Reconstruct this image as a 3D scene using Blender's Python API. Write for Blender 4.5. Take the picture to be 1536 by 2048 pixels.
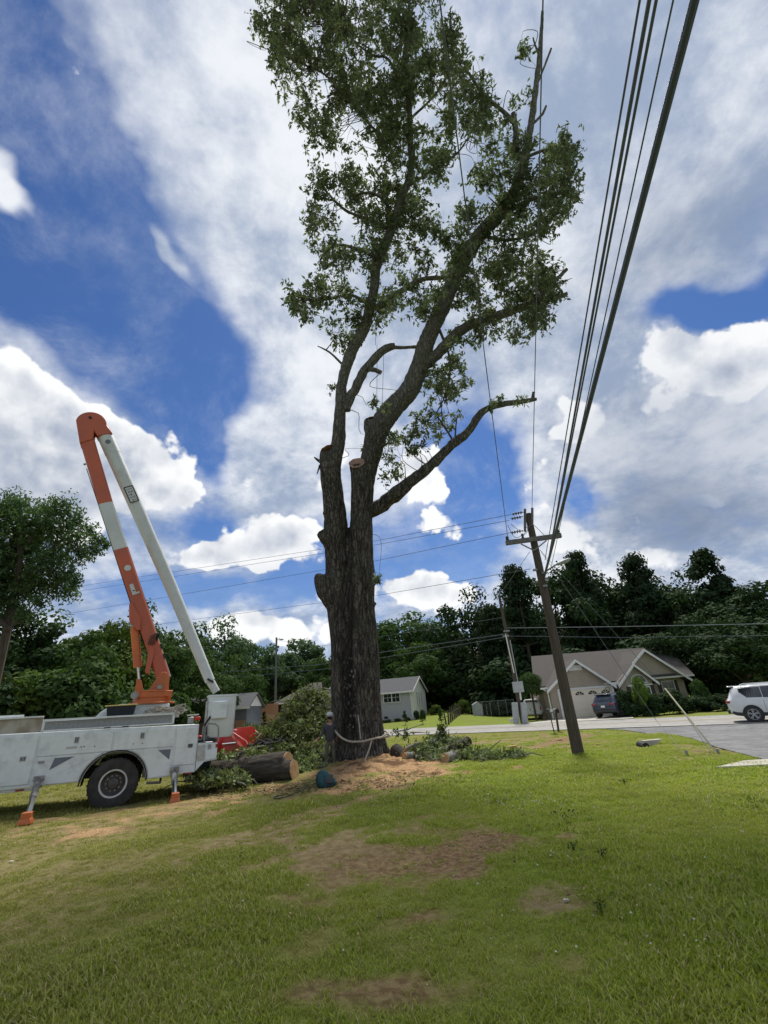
import bpy, math, random
import numpy as np
from mathutils import Vector, Matrix, noise as mnoise
R_=math.radians
random.seed(7); RNG=np.random.default_rng(7)
scene=bpy.context.scene
COL=scene.collection
for o in list(bpy.data.objects): bpy.data.objects.remove(o)

# ---------------------------------------------------------------- camera
F=911.0; H=1.6
_up=np.array([603.-768,-(-1119.-1024),-F]); _up/=np.linalg.norm(_up)
_fy=np.array([0,0,-1.])-_up*(-_up[2]); _fy/=np.linalg.norm(_fy)
CR=np.array([np.cross(_fy,_up),_fy,_up])
cam=bpy.data.cameras.new('camera'); camo=bpy.data.objects.new('camera',cam); COL.objects.link(camo)
M4=Matrix.Identity(4)
for i in range(3):
    for j in range(3): M4[i][j]=CR[i][j]
M4.translation=(0,0,H); camo.matrix_world=M4
cam.sensor_fit='HORIZONTAL'; cam.sensor_width=36; cam.lens=F/1536*36
cam.clip_start=.05; cam.clip_end=5000
scene.camera=camo

# ---------------------------------------------------------------- exposure, sun, sky
vs=scene.view_settings; vs.view_transform='Standard'; vs.look='None'; vs.gamma=1; vs.exposure=0.75; vs.use_curve_mapping=False
SUN_EL,SUN_AZ=R_(62),R_(14)      # azimuth clockwise from +Y (the way the camera looks)
sd=bpy.data.lights.new('sun','SUN'); sd.energy=2.9; sd.angle=R_(12); sd.color=(1,.95,.86)
so=bpy.data.objects.new('sun',sd); COL.objects.link(so)
sdir=Vector((math.sin(SUN_AZ)*math.cos(SUN_EL),math.cos(SUN_AZ)*math.cos(SUN_EL),math.sin(SUN_EL)))
so.rotation_euler=sdir.to_track_quat('Z','Y').to_euler(); so.location=sdir*100

# photograph pixel -> world helpers (used to measure the place)
def ray(u,v): return CR@np.array([(u-768)/F,-(v-1024)/F,-1.])
def aty(u,v,Y):
    d=ray(u,v); return Vector(np.array([0,0,H])+d*Y/d[1])

class NT:
    def __init__(s,nt): s.nt=nt; s.n=nt.nodes; s.l=nt.links
    def node(s,t,**k):
        n=s.n.new(t)
        for a,b in k.items(): setattr(n,a,b)
        return n
    def put(s,inp,v):
        if isinstance(v,bpy.types.NodeSocket): s.l.new(v,inp)
        else: inp.default_value=v
    def math(s,op,a,b=0.,c=None,clamp=False):
        n=s.node('ShaderNodeMath',operation=op,use_clamp=clamp); s.put(n.inputs[0],a); s.put(n.inputs[1],b)
        if c is not None: s.put(n.inputs[2],c)
        return n.outputs[0]
    def vmath(s,op,a,b=None,scale=None):
        n=s.node('ShaderNodeVectorMath',operation=op); s.put(n.inputs[0],a)
        if b is not None: s.put(n.inputs[1],b)
        if scale is not None: s.put(n.inputs['Scale'],scale)
        return n.outputs['Value'] if op in('DOT_PRODUCT','LENGTH') else n.outputs[0]
    def mix(s,f,a,b,blend='MIX'):
        n=s.node('ShaderNodeMix',data_type='RGBA',blend_type=blend); s.put(n.inputs[0],f); s.put(n.inputs[6],a); s.put(n.inputs[7],b); return n.outputs[2]
    def mixf(s,f,a,b):
        n=s.node('ShaderNodeMix',data_type='FLOAT'); s.put(n.inputs[0],f); s.put(n.inputs[2],a); s.put(n.inputs[3],b); return n.outputs[0]
    def noise(s,vec,scale,detail=4,rough=.55,dist=0.):
        n=s.node('ShaderNodeTexNoise'); s.put(n.inputs['Vector'],vec); s.put(n.inputs['Scale'],scale); s.put(n.inputs['Detail'],detail); s.put(n.inputs['Roughness'],rough); s.put(n.inputs['Distortion'],dist); return n.outputs[0]
    def noisec(s,vec,scale,detail=4,rough=.55):
        n=s.node('ShaderNodeTexNoise'); s.put(n.inputs['Vector'],vec); s.put(n.inputs['Scale'],scale); s.put(n.inputs['Detail'],detail); s.put(n.inputs['Roughness'],rough); return n.outputs['Color']
    def ramp(s,f,a,b,smooth=True,lo=0.,hi=1.):
        n=s.node('ShaderNodeMapRange',interpolation_type='SMOOTHSTEP' if smooth else 'LINEAR'); s.put(n.inputs[0],f); s.put(n.inputs[1],a); s.put(n.inputs[2],b); s.put(n.inputs[3],lo); s.put(n.inputs[4],hi); return n.outputs[0]

def build_sky():
    w=bpy.data.worlds.new('World'); scene.world=w; w.use_nodes=True
    t=NT(w.node_tree); t.n.clear()
    out=t.node('ShaderNodeOutputWorld')
    tc=t.node('ShaderNodeTexCoord').outputs['Generated']
    d=t.vmath('NORMALIZE',tc)
    sky=t.node('ShaderNodeTexSky',sky_type='NISHITA'); sky.sun_disc=False
    sky.sun_elevation=SUN_EL; sky.sun_rotation=SUN_AZ; sky.air_density=1.0; sky.dust_density=.3; sky.ozone_density=4.0
    def blobs(L,vec):
        acc=None
        for (u,v,ru,rv,rot,wt) in L:
            c=ray(u,v); c/=np.linalg.norm(c); cr,sr=math.cos(R_(rot)),math.sin(R_(rot))
            A=ray(u+ru*cr,v+ru*sr); A/=np.linalg.norm(A); A=A-c*A.dot(c); A/=A.dot(A)
            B=ray(u-rv*sr,v+rv*cr); B/=np.linalg.norm(B); B=B-c*B.dot(c); B/=B.dot(B)
            a=t.vmath('DOT_PRODUCT',vec,tuple(A)); b=t.vmath('DOT_PRODUCT',vec,tuple(B)); k=t.vmath('DOT_PRODUCT',vec,tuple(c))
            q=t.math('ADD',t.math('MULTIPLY',a,a),t.math('MULTIPLY',b,b))
            q=t.math('SUBTRACT',q,t.math('MULTIPLY',t.math('MINIMUM',k,0.),60.))
            e=t.math('MULTIPLY',t.math('EXPONENT',t.math('MULTIPLY',q,-1.)),wt)
            acc=e if acc is None else t.math('ADD',acc,e)
        return acc
    # warp the direction a little so that no cloud edge is a clean oval
    wn=t.vmath('SUBTRACT',t.noisec(d,4.,4,.6),(.5,.5,.5))
    dw=t.vmath('ADD',d,t.vmath('SCALE',wn,scale=.16))
    sep=t.node('ShaderNodeSeparateXYZ'); t.put(sep.inputs[0],d)
    zz=t.math('ADD',t.math('MAXIMUM',sep.outputs[2],0.),.45)
    pl=t.vmath('DIVIDE',d,None); n=pl.node; cb=t.node('ShaderNodeCombineXYZ')
    for i in range(3): t.put(cb.inputs[i],zz)
    t.put(n.inputs[1],cb.outputs[0])
    def puff(vec,k=1.):
        """cauliflower heaps: rounded cells at three sizes"""
        w2=t.vmath('ADD',vec,t.vmath('SCALE',t.vmath('SUBTRACT',t.noisec(vec,9.,4,.6),(.5,.5,.5)),scale=.09))
        acc=None
        for sc,am in((6.5,.85),(15.,.42),(34.,.20)):
            v=t.node('ShaderNodeTexVoronoi',feature='F1'); t.put(v.inputs['Vector'],w2); v.inputs['Scale'].default_value=sc*k
            q=t.math('MULTIPLY',t.math('SUBTRACT',.42,v.outputs['Distance']),am); acc=q if acc is None else t.math('ADD',acc,q)
        return acc
    # high thin veil with holes of blue, mottled
    veil=blobs(SKY_HOLES,dw)
    vn=t.noise(pl,2.2,9,.62,.15)
    vn2=t.noise(pl,8.0,7,.62,.1)
    vd=t.math('ADD',t.math('ADD',veil,.62),t.math('ADD',t.math('MULTIPLY',t.math('SUBTRACT',vn,.5),1.5),t.math('MULTIPLY',t.math('SUBTRACT',vn2,.5),.75)))
    va=t.ramp(vd,.0,.85)
    vb=t.noise(pl,4.5,8,.64,.2)
    vb2=t.noise(t.vmath('ADD',pl,(3.1,1.2,0)),1.6,5,.55)
    vb3=t.noise(pl,16.,5,.6,.1)
    vf=t.math('ADD',t.math('ADD',t.math('MULTIPLY',vb,.62),t.math('MULTIPLY',vb2,.42)),t.math('MULTIPLY',vb3,.22))
    vcol=t.mix(t.ramp(vf,.50,.76),(.33,.41,.56,1),(.86,.89,.94,1))
    # low cumulus with crisp rims
    dwc=t.vmath('ADD',d,t.vmath('SCALE',wn,scale=.07)); cu=t.math('SUBTRACT',t.math('MULTIPLY',blobs(SKY_CUMULUS,dwc),1.12),.17)
    pf=puff(d)
    cn=t.noise(d,5.,9,.62,.1)
    cd=t.math('ADD',cu,t.math('ADD',t.math('MULTIPLY',pf,1.15),t.math('MULTIPLY',t.math('SUBTRACT',cn,.5),.95)))
    ca=t.ramp(cd,.34,.50)
    off=t.vmath('ADD',d,tuple(np.array(sdir)*.035))
    lit=t.math('SUBTRACT',pf,puff(off))
    shade=blobs(SKY_DARK,dw)
    core=t.ramp(cd,.45,1.35)
    br=t.math('ADD',t.math('SUBTRACT',1.0,t.math('MULTIPLY',core,.46)),t.math('MULTIPLY',lit,1.1)); br=t.math('ADD',br,t.math('MULTIPLY',t.math('SUBTRACT',t.noise(d,9.,7,.6,.2),.5),1.0)); br=t.math('MINIMUM',br,1.)
    br=t.math('SUBTRACT',br,shade,clamp=True)
    ccol=t.mix(br,(.24,.31,.45,1),(.97,.98,.99,1))
    vcol=t.mix(t.math('MULTIPLY',shade,.9,clamp=True),vcol,(.19,.25,.37,1))
    cl=t.mix(ca,vcol,ccol)
    al=t.math('MAXIMUM',va,ca)
    al=t.math('MAXIMUM',al,t.ramp(sep.outputs[2],.42,-.02,hi=.5)); al=t.math('MAXIMUM',al,t.ramp(t.noise(pl,3.1,9,.68,.3),.42,.78,hi=.5))
    bgs=t.node('ShaderNodeBackground'); 
    t.put(bgs.inputs[0],t.mix(1.,sky.outputs[0],(.58,.80,1.12,1),'MULTIPLY')); bgs.inputs[1].default_value=.052
    bgc=t.node('ShaderNodeBackground'); t.put(bgc.inputs[0],cl); bgc.inputs[1].default_value=.61
    ms=t.node('ShaderNodeMixShader'); t.put(ms.inputs[0],al); t.l.new(bgs.outputs[0],ms.inputs[1]); t.l.new(bgc.outputs[0],ms.inputs[2])
    t.l.new(ms.outputs[0],out.inputs[0])
SKY_HOLES=[(60,390,150,34,42,.75),(20,290,60,40,20,.4),(210,440,90,22,55,.5),(520,1000,160,90,0,.45),(600,830,120,80,0,.3),(1250,900,300,200,0,.5),(330,540,70,18,50,.6),(20,60,140,160,0,-1.3),(110,330,130,140,0,-.9),(60,420,150,50,38,.7),(250,630,230,120,32,-1.5),(60,560,120,90,0,-1.0),(190,480,120,90,40,-.9),
 (400,770,90,110,0,-1.1),(410,900,55,110,0,-.8),(300,520,60,20,55,.5),(560,800,90,40,-30,-.35),(930,930,80,110,0,-1.3),(1010,900,60,70,0,-.7),
 (840,1110,120,55,-10,-1.2),(1400,615,105,34,12,-1.4),(1510,570,50,36,0,-.6),(1160,985,45,45,0,-1.1),(1010,1010,60,40,0,-.6),(620,1110,100,60,0,-.7),(370,1180,160,40,0,-.9),(430,1050,80,40,0,-.9),
 (140,110,50,30,60,.35),(700,300,500,350,0,.35),(1300,200,300,300,0,.5)]
SKY_CUMULUS=[(30,790,110,110,0,1.1),(140,860,120,90,0,.8),(110,960,160,110,0,1.1),(270,900,100,75,0,1.0),(330,985,90,45,0,.7),(150,1060,140,60,0,.5),(560,1040,60,40,0,.35),(700,1080,60,40,0,.35),(1060,930,50,90,0,.3),(900,1180,80,40,0,.4),(430,1180,60,20,0,.35),(1290,640,60,24,0,.6),(1230,1010,80,50,0,.4),(560,960,60,40,0,.3),
 (500,1090,150,46,-8,1.05),(410,1110,60,30,0,.7),(600,1075,60,40,0,.6),(170,1180,120,50,0,.8),(510,1240,110,40,0,.9),(640,1270,200,50,0,.5),(810,1185,130,40,0,1.0),(700,1120,60,40,0,.4),(850,945,80,60,0,.95),(640,930,90,90,0,.45),
 (1480,720,150,90,0,1.05),(1330,690,80,50,0,.75),(1340,800,120,60,0,.5),(1150,860,80,70,0,.75),(1120,1040,90,60,0,.5),(1400,1010,240,60,0,.3),(1250,1110,300,60,0,.7),(930,1060,80,40,0,.5)]
SKY_DARK=[(1400,1030,280,80,-4,.95),(1300,840,220,90,-10,.42),(1350,520,220,110,-25,.34),(1500,850,120,80,0,.3),(1300,950,160,60,0,.25),(80,930,140,70,0,.18),(1380,460,200,90,-25,.20),(560,1150,160,40,0,.25),(120,1010,200,40,0,.3),(1100,620,200,160,0,.1)]
build_sky()
scene.world.cycles.sampling_method='MANUAL'; scene.world.cycles.sample_map_resolution=512

# ---------------------------------------------------------------- materials
MATS={}
def mat(name,c1,c2=None,scale=4.,rough=.8,bump=0.,bscale=None,metal=0.,stretch=None,c3=None,spec=.3,island=0.,trans=0.,tt=(1.3,1.5,.6,1),coat=0.,dirt=0.,coord='Object',lo=.35,hi=.65):
    if name in MATS: return MATS[name]
    m=bpy.data.materials.new(name); m.use_nodes=True; t=NT(m.node_tree); b=t.n['Principled BSDF']
    tc=t.node('ShaderNodeTexCoord').outputs[coord] if coord!='World' else t.node('ShaderNodeNewGeometry').outputs['Position']
    if stretch: tc=t.vmath('MULTIPLY',tc,stretch)
    c1=(*c1,1); c2=(*c2,1) if c2 else tuple(x*.75 for x in c1[:3])+(1,)
    f=t.ramp(t.noise(tc,scale,6,.6),lo,hi)
    col=t.mix(f,c1,c2)
    if c3: col=t.mix(t.ramp(t.noise(tc,scale*3.3,5,.65),.52,.68),col,(*c3,1))
    if island:
        r=t.node('ShaderNodeNewGeometry').outputs['Random Per Island']
        col=t.mix(1.,col,t.mix(r,(1-island,1-island,1-island,1),(1+island,1+island,1+island*.6,1)),'MULTIPLY')
    if dirt:
        col=t.mix(t.math('MULTIPLY',t.ramp(t.noise(tc,2.3,7,.7),.45,.75),dirt),col,(.10,.085,.06,1))
    t.put(b.inputs['Base Color'],col)
    b.inputs['Roughness'].default_value=rough; b.inputs['Metallic'].default_value=metal
    b.inputs['Specular IOR Level'].default_value=spec; b.inputs['Coat Weight'].default_value=coat
    if bump:
        n=t.node('ShaderNodeBump'); n.inputs['Strength'].default_value=min(1,bump); n.inputs['Distance'].default_value=.02*max(1,bump)
        t.put(n.inputs['Height'],t.noise(tc,bscale or scale*4,6,.65)); t.l.new(n.outputs[0],b.inputs['Normal'])
    if trans:
        tr=t.node('ShaderNodeBsdfTranslucent'); t.put(tr.inputs[0],t.mix(1.,col,tt,'MULTIPLY'))
        ms=t.node('ShaderNodeMixShader'); ms.inputs[0].default_value=trans
        t.l.new(b.outputs[0],ms.inputs[1]); t.l.new(tr.outputs[0],ms.inputs[2]); t.l.new(ms.outputs[0],t.n['Material Output'].inputs[0])
    MATS[name]=m; return m

# ---------------------------------------------------------------- mesh builder
class MB:
    def __init__(s): s.v=[]; s.f=[]
    def add(s,vs,fs):
        k=len(s.v); s.v+= [tuple(p) for p in vs]; s.f+=[tuple(i+k for i in q) for q in fs]; return s
    def box(s,c,d,rz=0.,M=None):
        x,y,z=[k/2 for k in d]; cs,sn=math.cos(rz),math.sin(rz); P=[]
        for a in(-1,1):
            for b in(-1,1):
                for e in(-1,1):
                    p=Vector((a*x,b*y,e*z)); p=(M@p) if M else Vector((p.x*cs-p.y*sn,p.x*sn+p.y*cs,p.z)); P.append(p+Vector(c))
        return s.add(P,[(0,1,3,2),(4,6,7,5),(0,4,5,1),(2,3,7,6),(0,2,6,4),(1,5,7,3)])
    def tube(s,pts,r,n=8,cap=True,flat=1.,up=None):
        pts=[Vector(p) for p in pts]; r=[r]*len(pts) if not hasattr(r,'__len__') else list(r)
        k=len(s.v); prev=None
        for i,p in enumerate(pts):
            t=(pts[min(i+1,len(pts)-1)]-pts[max(i-1,0)]).normalized()
            if prev is None:
                a=Vector(up) if up else (Vector((0,0,1)) if abs(t.z)<.9 else Vector((1,0,0))); u=t.cross(a).normalized()
            else:
                u=(prev-t*prev.dot(t)).normalized()
            prev=u; w=t.cross(u)
            for j in range(n):
                a=2*math.pi*j/n; s.v.append(tuple(p+u*math.cos(a)*r[i]+w*math.sin(a)*r[i]*flat))
        for i in range(len(pts)-1):
            for j in range(n):
                a=k+i*n+j; b=k+i*n+(j+1)%n; s.f.append((a,b,b+n,a+n))
        if cap:
            s.f.append(tuple(k+j for j in range(n))[::-1]); e=k+(len(pts)-1)*n; s.f.append(tuple(e+j for j in range(n)))
        return s
    def prism(s,poly,a,b,axis='y'):
        # polygon in the plane across `axis`, from a to b
        n=len(poly)
        def P(p,t): return (p[0],t,p[1]) if axis=='y' else ((t,p[0],p[1]) if axis=='x' else (p[0],p[1],t))
        vs=[P(p,a) for p in poly]+[P(p,b) for p in poly]
        fs=[tuple(range(n))[::-1],tuple(range(n,2*n))]+[(i,(i+1)%n,(i+1)%n+n,i+n) for i in range(n)]
        return s.add(vs,fs)
    def loft(s,sections,cap=True,closed=True):
        k=len(s.v); n=len(sections[0])
        for q in sections: s.v+=[tuple(p) for p in q]
        for i in range(len(sections)-1):
            for j in range(n if closed else n-1):
                a=k+i*n+j; b=k+i*n+(j+1)%n; s.f.append((a,b,b+n,a+n))
        if cap: s.f.append(tuple(k+j for j in range(n))[::-1]); e=k+(len(sections)-1)*n; s.f.append(tuple(e+j for j in range(n)))
        return s
    def lathe(s,prof,c=(0,0,0),axis='z',n=24,cap=False):
        secs=[]
        for r,h in prof:
            q=[]
            for j in range(n):
                a=2*math.pi*j/n; x,y=r*math.cos(a),r*math.sin(a)
                p={'z':(x,y,h),'y':(x,h,-y),'x':(h,x,y)}[axis]; q.append((p[0]+c[0],p[1]+c[1],p[2]+c[2]))
            secs.append(q)
        return s.loft(secs,cap)
    def ball(s,c,r,n=12,m=8):
        r=(r,r,r) if not hasattr(r,'__len__') else r
        secs=[[(c[0]+r[0]*math.sin(math.pi*i/m)*math.cos(2*math.pi*j/n),c[1]+r[1]*math.sin(math.pi*i/m)*math.sin(2*math.pi*j/n),c[2]+r[2]*math.cos(math.pi*i/m)) for j in range(n)] for i in [.04]+list(range(1,m))+[m-.04]]
        return s.loft(secs)
    def build(s,name,m,parent=None,smooth=35,bev=0.):
        me=bpy.data.meshes.new(name); me.from_pydata(s.v,[],s.f); me.validate(); 
        import bmesh
        b=bmesh.new(); b.from_mesh(me); bmesh.ops.recalc_face_normals(b,faces=b.faces); b.to_mesh(me); b.free()
        if m: me.materials.append(m)
        if smooth: me.shade_smooth(); me.set_sharp_from_angle(angle=R_(smooth))
        o=bpy.data.objects.new(name,me); COL.objects.link(o)
        if parent: o.parent=parent
        if bev:
            k=o.modifiers.new('bevel','BEVEL'); k.width=bev; k.segments=2; k.limit_method='ANGLE'; k.angle_limit=R_(40)
        return o
def tag(o,label=None,cat=None,group=None,kind=None):
    for k,v in(('label',label),('category',cat),('group',group),('kind',kind)):
        if v: o[k]=v
    return o
def thing(name,label,cat,loc=(0,0,0),rz=0,group=None,M=None):
    o=bpy.data.objects.new(name,None); COL.objects.link(o); o.empty_display_size=.2
    if M: o.matrix_world=M
    else: o.location=loc; o.rotation_euler=(0,0,rz)
    return tag(o,label,cat,group)
def copy_tree(root,loc=None,rz=None,label=None,scale=None,group=None):
    def rec(o,par):
        c=o.copy(); COL.objects.link(c); c.parent=par
        for ch in list(o.children): rec(ch,c)
        return c
    r=rec(root,None)
    if loc is not None: r.location=loc
    if rz is not None: r.rotation_euler[2]=rz
    if scale is not None: r.scale=scale
    if label: r['label']=label
    if group: r['group']=group
    return r
def npmesh(name,V,Q,m,parent=None,smooth=False):
    V=np.asarray(V,dtype=np.float32); Q=np.asarray(Q,dtype=np.int32); k=Q.shape[1]
    me=bpy.data.meshes.new(name); me.vertices.add(len(V)); me.vertices.foreach_set('co',V.ravel())
    me.loops.add(Q.size); me.loops.foreach_set('vertex_index',Q.ravel())
    me.polygons.add(len(Q)); me.polygons.foreach_set('loop_start',np.arange(0,Q.size,k,dtype=np.int32))
    me.update(calc_edges=True); me.validate()
    if smooth: me.shade_smooth()
    if m: me.materials.append(m)
    o=bpy.data.objects.new(name,me); COL.objects.link(o)
    if parent: o.parent=parent
    return o
def unit(a): return a/np.maximum(np.linalg.norm(a,axis=-1,keepdims=True),1e-9)
def leaf_quads(P,D,N,L,W):
    """pointed leaf cards: base P, direction D, normal N, length L, width W"""
    D=unit(D); S=unit(np.cross(D,N)); L=np.asarray(L)[:,None]; W=np.asarray(W)[:,None]; U=unit(np.cross(S,D))
    V=np.stack([P,P+D*L*.45+S*W/2+U*L*.06,P+D*L,P+D*L*.45-S*W/2+U*L*.06],1).reshape(-1,3)
    return V,np.arange(len(V)).reshape(-1,4)
def crspline(pts,rad,step=.25):
    P=[Vector(p) for p in pts]; out=[];ro=[]
    for i in range(len(P)-1):
        p0=P[max(i-1,0)];p1=P[i];p2=P[i+1];p3=P[min(i+2,len(P)-1)]; n=max(2,int((p2-p1).length/step))
        for k in range(n):
            t=k/n; out.append(.5*((2*p1)+(p2-p0)*t+(2*p0-5*p1+4*p2-p3)*t*t+(3*p1-p0-3*p2+p3)*t**3)); ro.append(rad[i]*(1-t)+rad[i+1]*t)
    out.append(P[-1]); ro.append(rad[-1]); return out,ro

# ---------------------------------------------------------------- terrain
def sstep(a,b,x):
    t=np.clip((x-a)/(b-a),0,1); return t*t*(3-2*t)
NRM=np.array([.568,.823])
def nroad(x,y): return .568*(x+.8)+.823*(y-36.7)     # distance past the near kerb line
def sroad(x,y): return .823*(x+.8)-.568*(y-36.7)     # distance along it, to the right
RW=7.5
def terr(x,y):
    x=np.asarray(x,float); y=np.asarray(y,float); n=nroad(x,y)
    z=-.45*sstep(-17,-1.5,n)
    z=z-.19*np.exp(-(((x+7)/4.5)**2+((y-13.5)/3.2)**2))
    far=np.clip(n-RW-.5,0,None)
    wl=1-sstep(4,12,x)
    z=z+wl*np.minimum(far*.055,1.0+far*.012)+ (1-wl)*0
    z=z+np.minimum(np.clip(-x-14,0,40)*.03,.9)*sstep(2,14,far)
    z=z-.10*np.exp(-((n+3.2)/1.2)**2)*sstep(-2,3,x)    # shallow ditch by the road
    m=1-sstep(-6,-3,n)*(1-sstep(RW+1,RW+4,n))
    z=z+m*.022*(np.sin(x*1.7+y*.6)*np.sin(y*1.3-x*.4)+.6*np.sin(x*3.1-y*2.3))*np.where(y<40,1,0)
    return z
def tz(x,y): return float(terr(x,y))
def gnd(u,v):
    d=ray(u,v); lo,hi=.5,400.
    o=np.array([0,0,H]); t=1.
    prev=0
    while t<400:
        p=o+d*t
        if p[2]<terr(p[0],p[1]): break
        prev=t; t*=1.03
    a,b=prev,t
    for _ in range(30):
        m=(a+b)/2; p=o+d*m
        if p[2]<terr(p[0],p[1]): b=m
        else: a=m
    return Vector(o+d*b)

# ================================================================ ground
def axis_lines(a,b,step,far,grow=1.09):
    L=list(np.arange(a,b,step)); s=step; x=L[-1]
    while x<far: s*=grow; x+=s; L.append(x)
    s=step; x=a; K=[]
    while x>-far: s*=grow; x-=s; K.append(x)
    return np.array(K[::-1]+L)
# bare patches measured on the photograph: u, v, half-width, half-height, kind (0 dirt, 1 sawdust, 2 sandy), strength
PATCH=[(760,1560,90,16,1,1.0),(700,1545,60,20,1,.9),(830,1556,45,9,1,.9),(790,1538,60,16,1,1.1),(700,1552,60,14,1,1.1),(600,1640,44,48,2,.95),(585,1590,80,14,2,.4),(640,1700,90,30,2,.9),(700,1712,120,24,0,.9),(880,1665,80,14,0,.5),(820,1722,160,24,0,.95),(960,1695,90,40,0,1.1),(1000,1680,50,20,0,.8),(560,1660,60,30,2,.6),(470,1640,90,14,2,.4),(930,1665,60,16,0,.6),(790,1665,60,16,0,.3),
 (880,1632,60,7,0,.9),(1130,1785,80,34,2,.9),(1150,1815,60,12,0,.5),(850,1832,70,14,0,1.),(780,1850,60,14,0,.5),(800,1895,60,18,0,.5),(800,1985,170,34,0,.9),(610,1880,50,18,0,.5),(900,1990,60,30,0,.6),
 (60,1680,200,46,2,.6),(200,1740,170,34,2,.6),(100,1830,160,40,2,.4),(330,1650,160,30,2,.35),(470,1592,150,5,1,.5),(330,1612,110,4,1,.4),(560,1600,50,8,2,.4),(120,1800,200,60,2,.22),(1135,1476,50,10,0,1.),(1010,1483,50,6,2,.9),(1420,1505,60,9,2,.8),(1210,1484,80,6,2,.5),
 (1330,1492,200,5,0,.35),(620,1900,60,18,0,.4),(250,1860,50,10,0,.35),(1180,1700,25,7,0,.5),(1205,1722,20,6,0,.5),(1140,1655,10,10,0,.6),(1380,1620,160,5,2,.25),(860,1480,200,16,0,.4),(620,1545,60,22,2,.5),(470,1575,120,12,2,.35)]
PW=[]
for (u,v,ru,rv,k,s) in PATCH:
    c=np.array(gnd(u,v))[:2]; a=np.array(gnd(u+ru,v))[:2]-c; b=np.array(gnd(u,v-rv))[:2]-c
    ra=np.linalg.norm(a); rb=np.linalg.norm(b); PW.append((c,a/ra/ra,ra,b/rb,max(rb,.05),k,s))
def vnoise(x,y,s,seed=0):
    x=x*s+seed*17.3; y=y*s-seed*9.1; xi=np.floor(x);yi=np.floor(y); fx=x-xi;fy=y-yi; fx=fx*fx*(3-2*fx); fy=fy*fy*(3-2*fy)
    def h(a,b): q=np.sin(a*127.1+b*311.7+seed*74.7)*43758.5453; return q-np.floor(q)
    return (h(xi,yi)*(1-fx)+h(xi+1,yi)*fx)*(1-fy)+(h(xi,yi+1)*(1-fx)+h(xi+1,yi+1)*fx)*fy
def fbm(x,y,s,seed=0): return (vnoise(x,y,s,seed)+.5*vnoise(x,y,s*2.1,seed+1)+.25*vnoise(x,y,s*4.3,seed+2)+.125*vnoise(x,y,s*9,seed+3))/1.875
def bare(x,y):
    """returns (dirt, sawdust, sand) amounts 0..1"""
    out=[np.zeros_like(x) for _ in range(3)]
    nz=fbm(x,y,2.2,3)-.5; nz2=fbm(x,y,.6,5)-.5
    for c,a,ra,bu,rb,k,s in PW:
        dx=x-c[0];dy=y-c[1]; an=a*ra; p=dx*an[0]+dy*an[1]; q=dx*bu[0]+dy*bu[1]
        r=(p/ra)**2+(q/rb)**2
        w=s*sstep(.02,.58,np.exp(-r*.9)+nz*1.6+nz2*.7-.12)*(r<6)
        out[k]=np.maximum(out[k],w)
    return [np.clip(o,0,1) for o in out]
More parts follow.
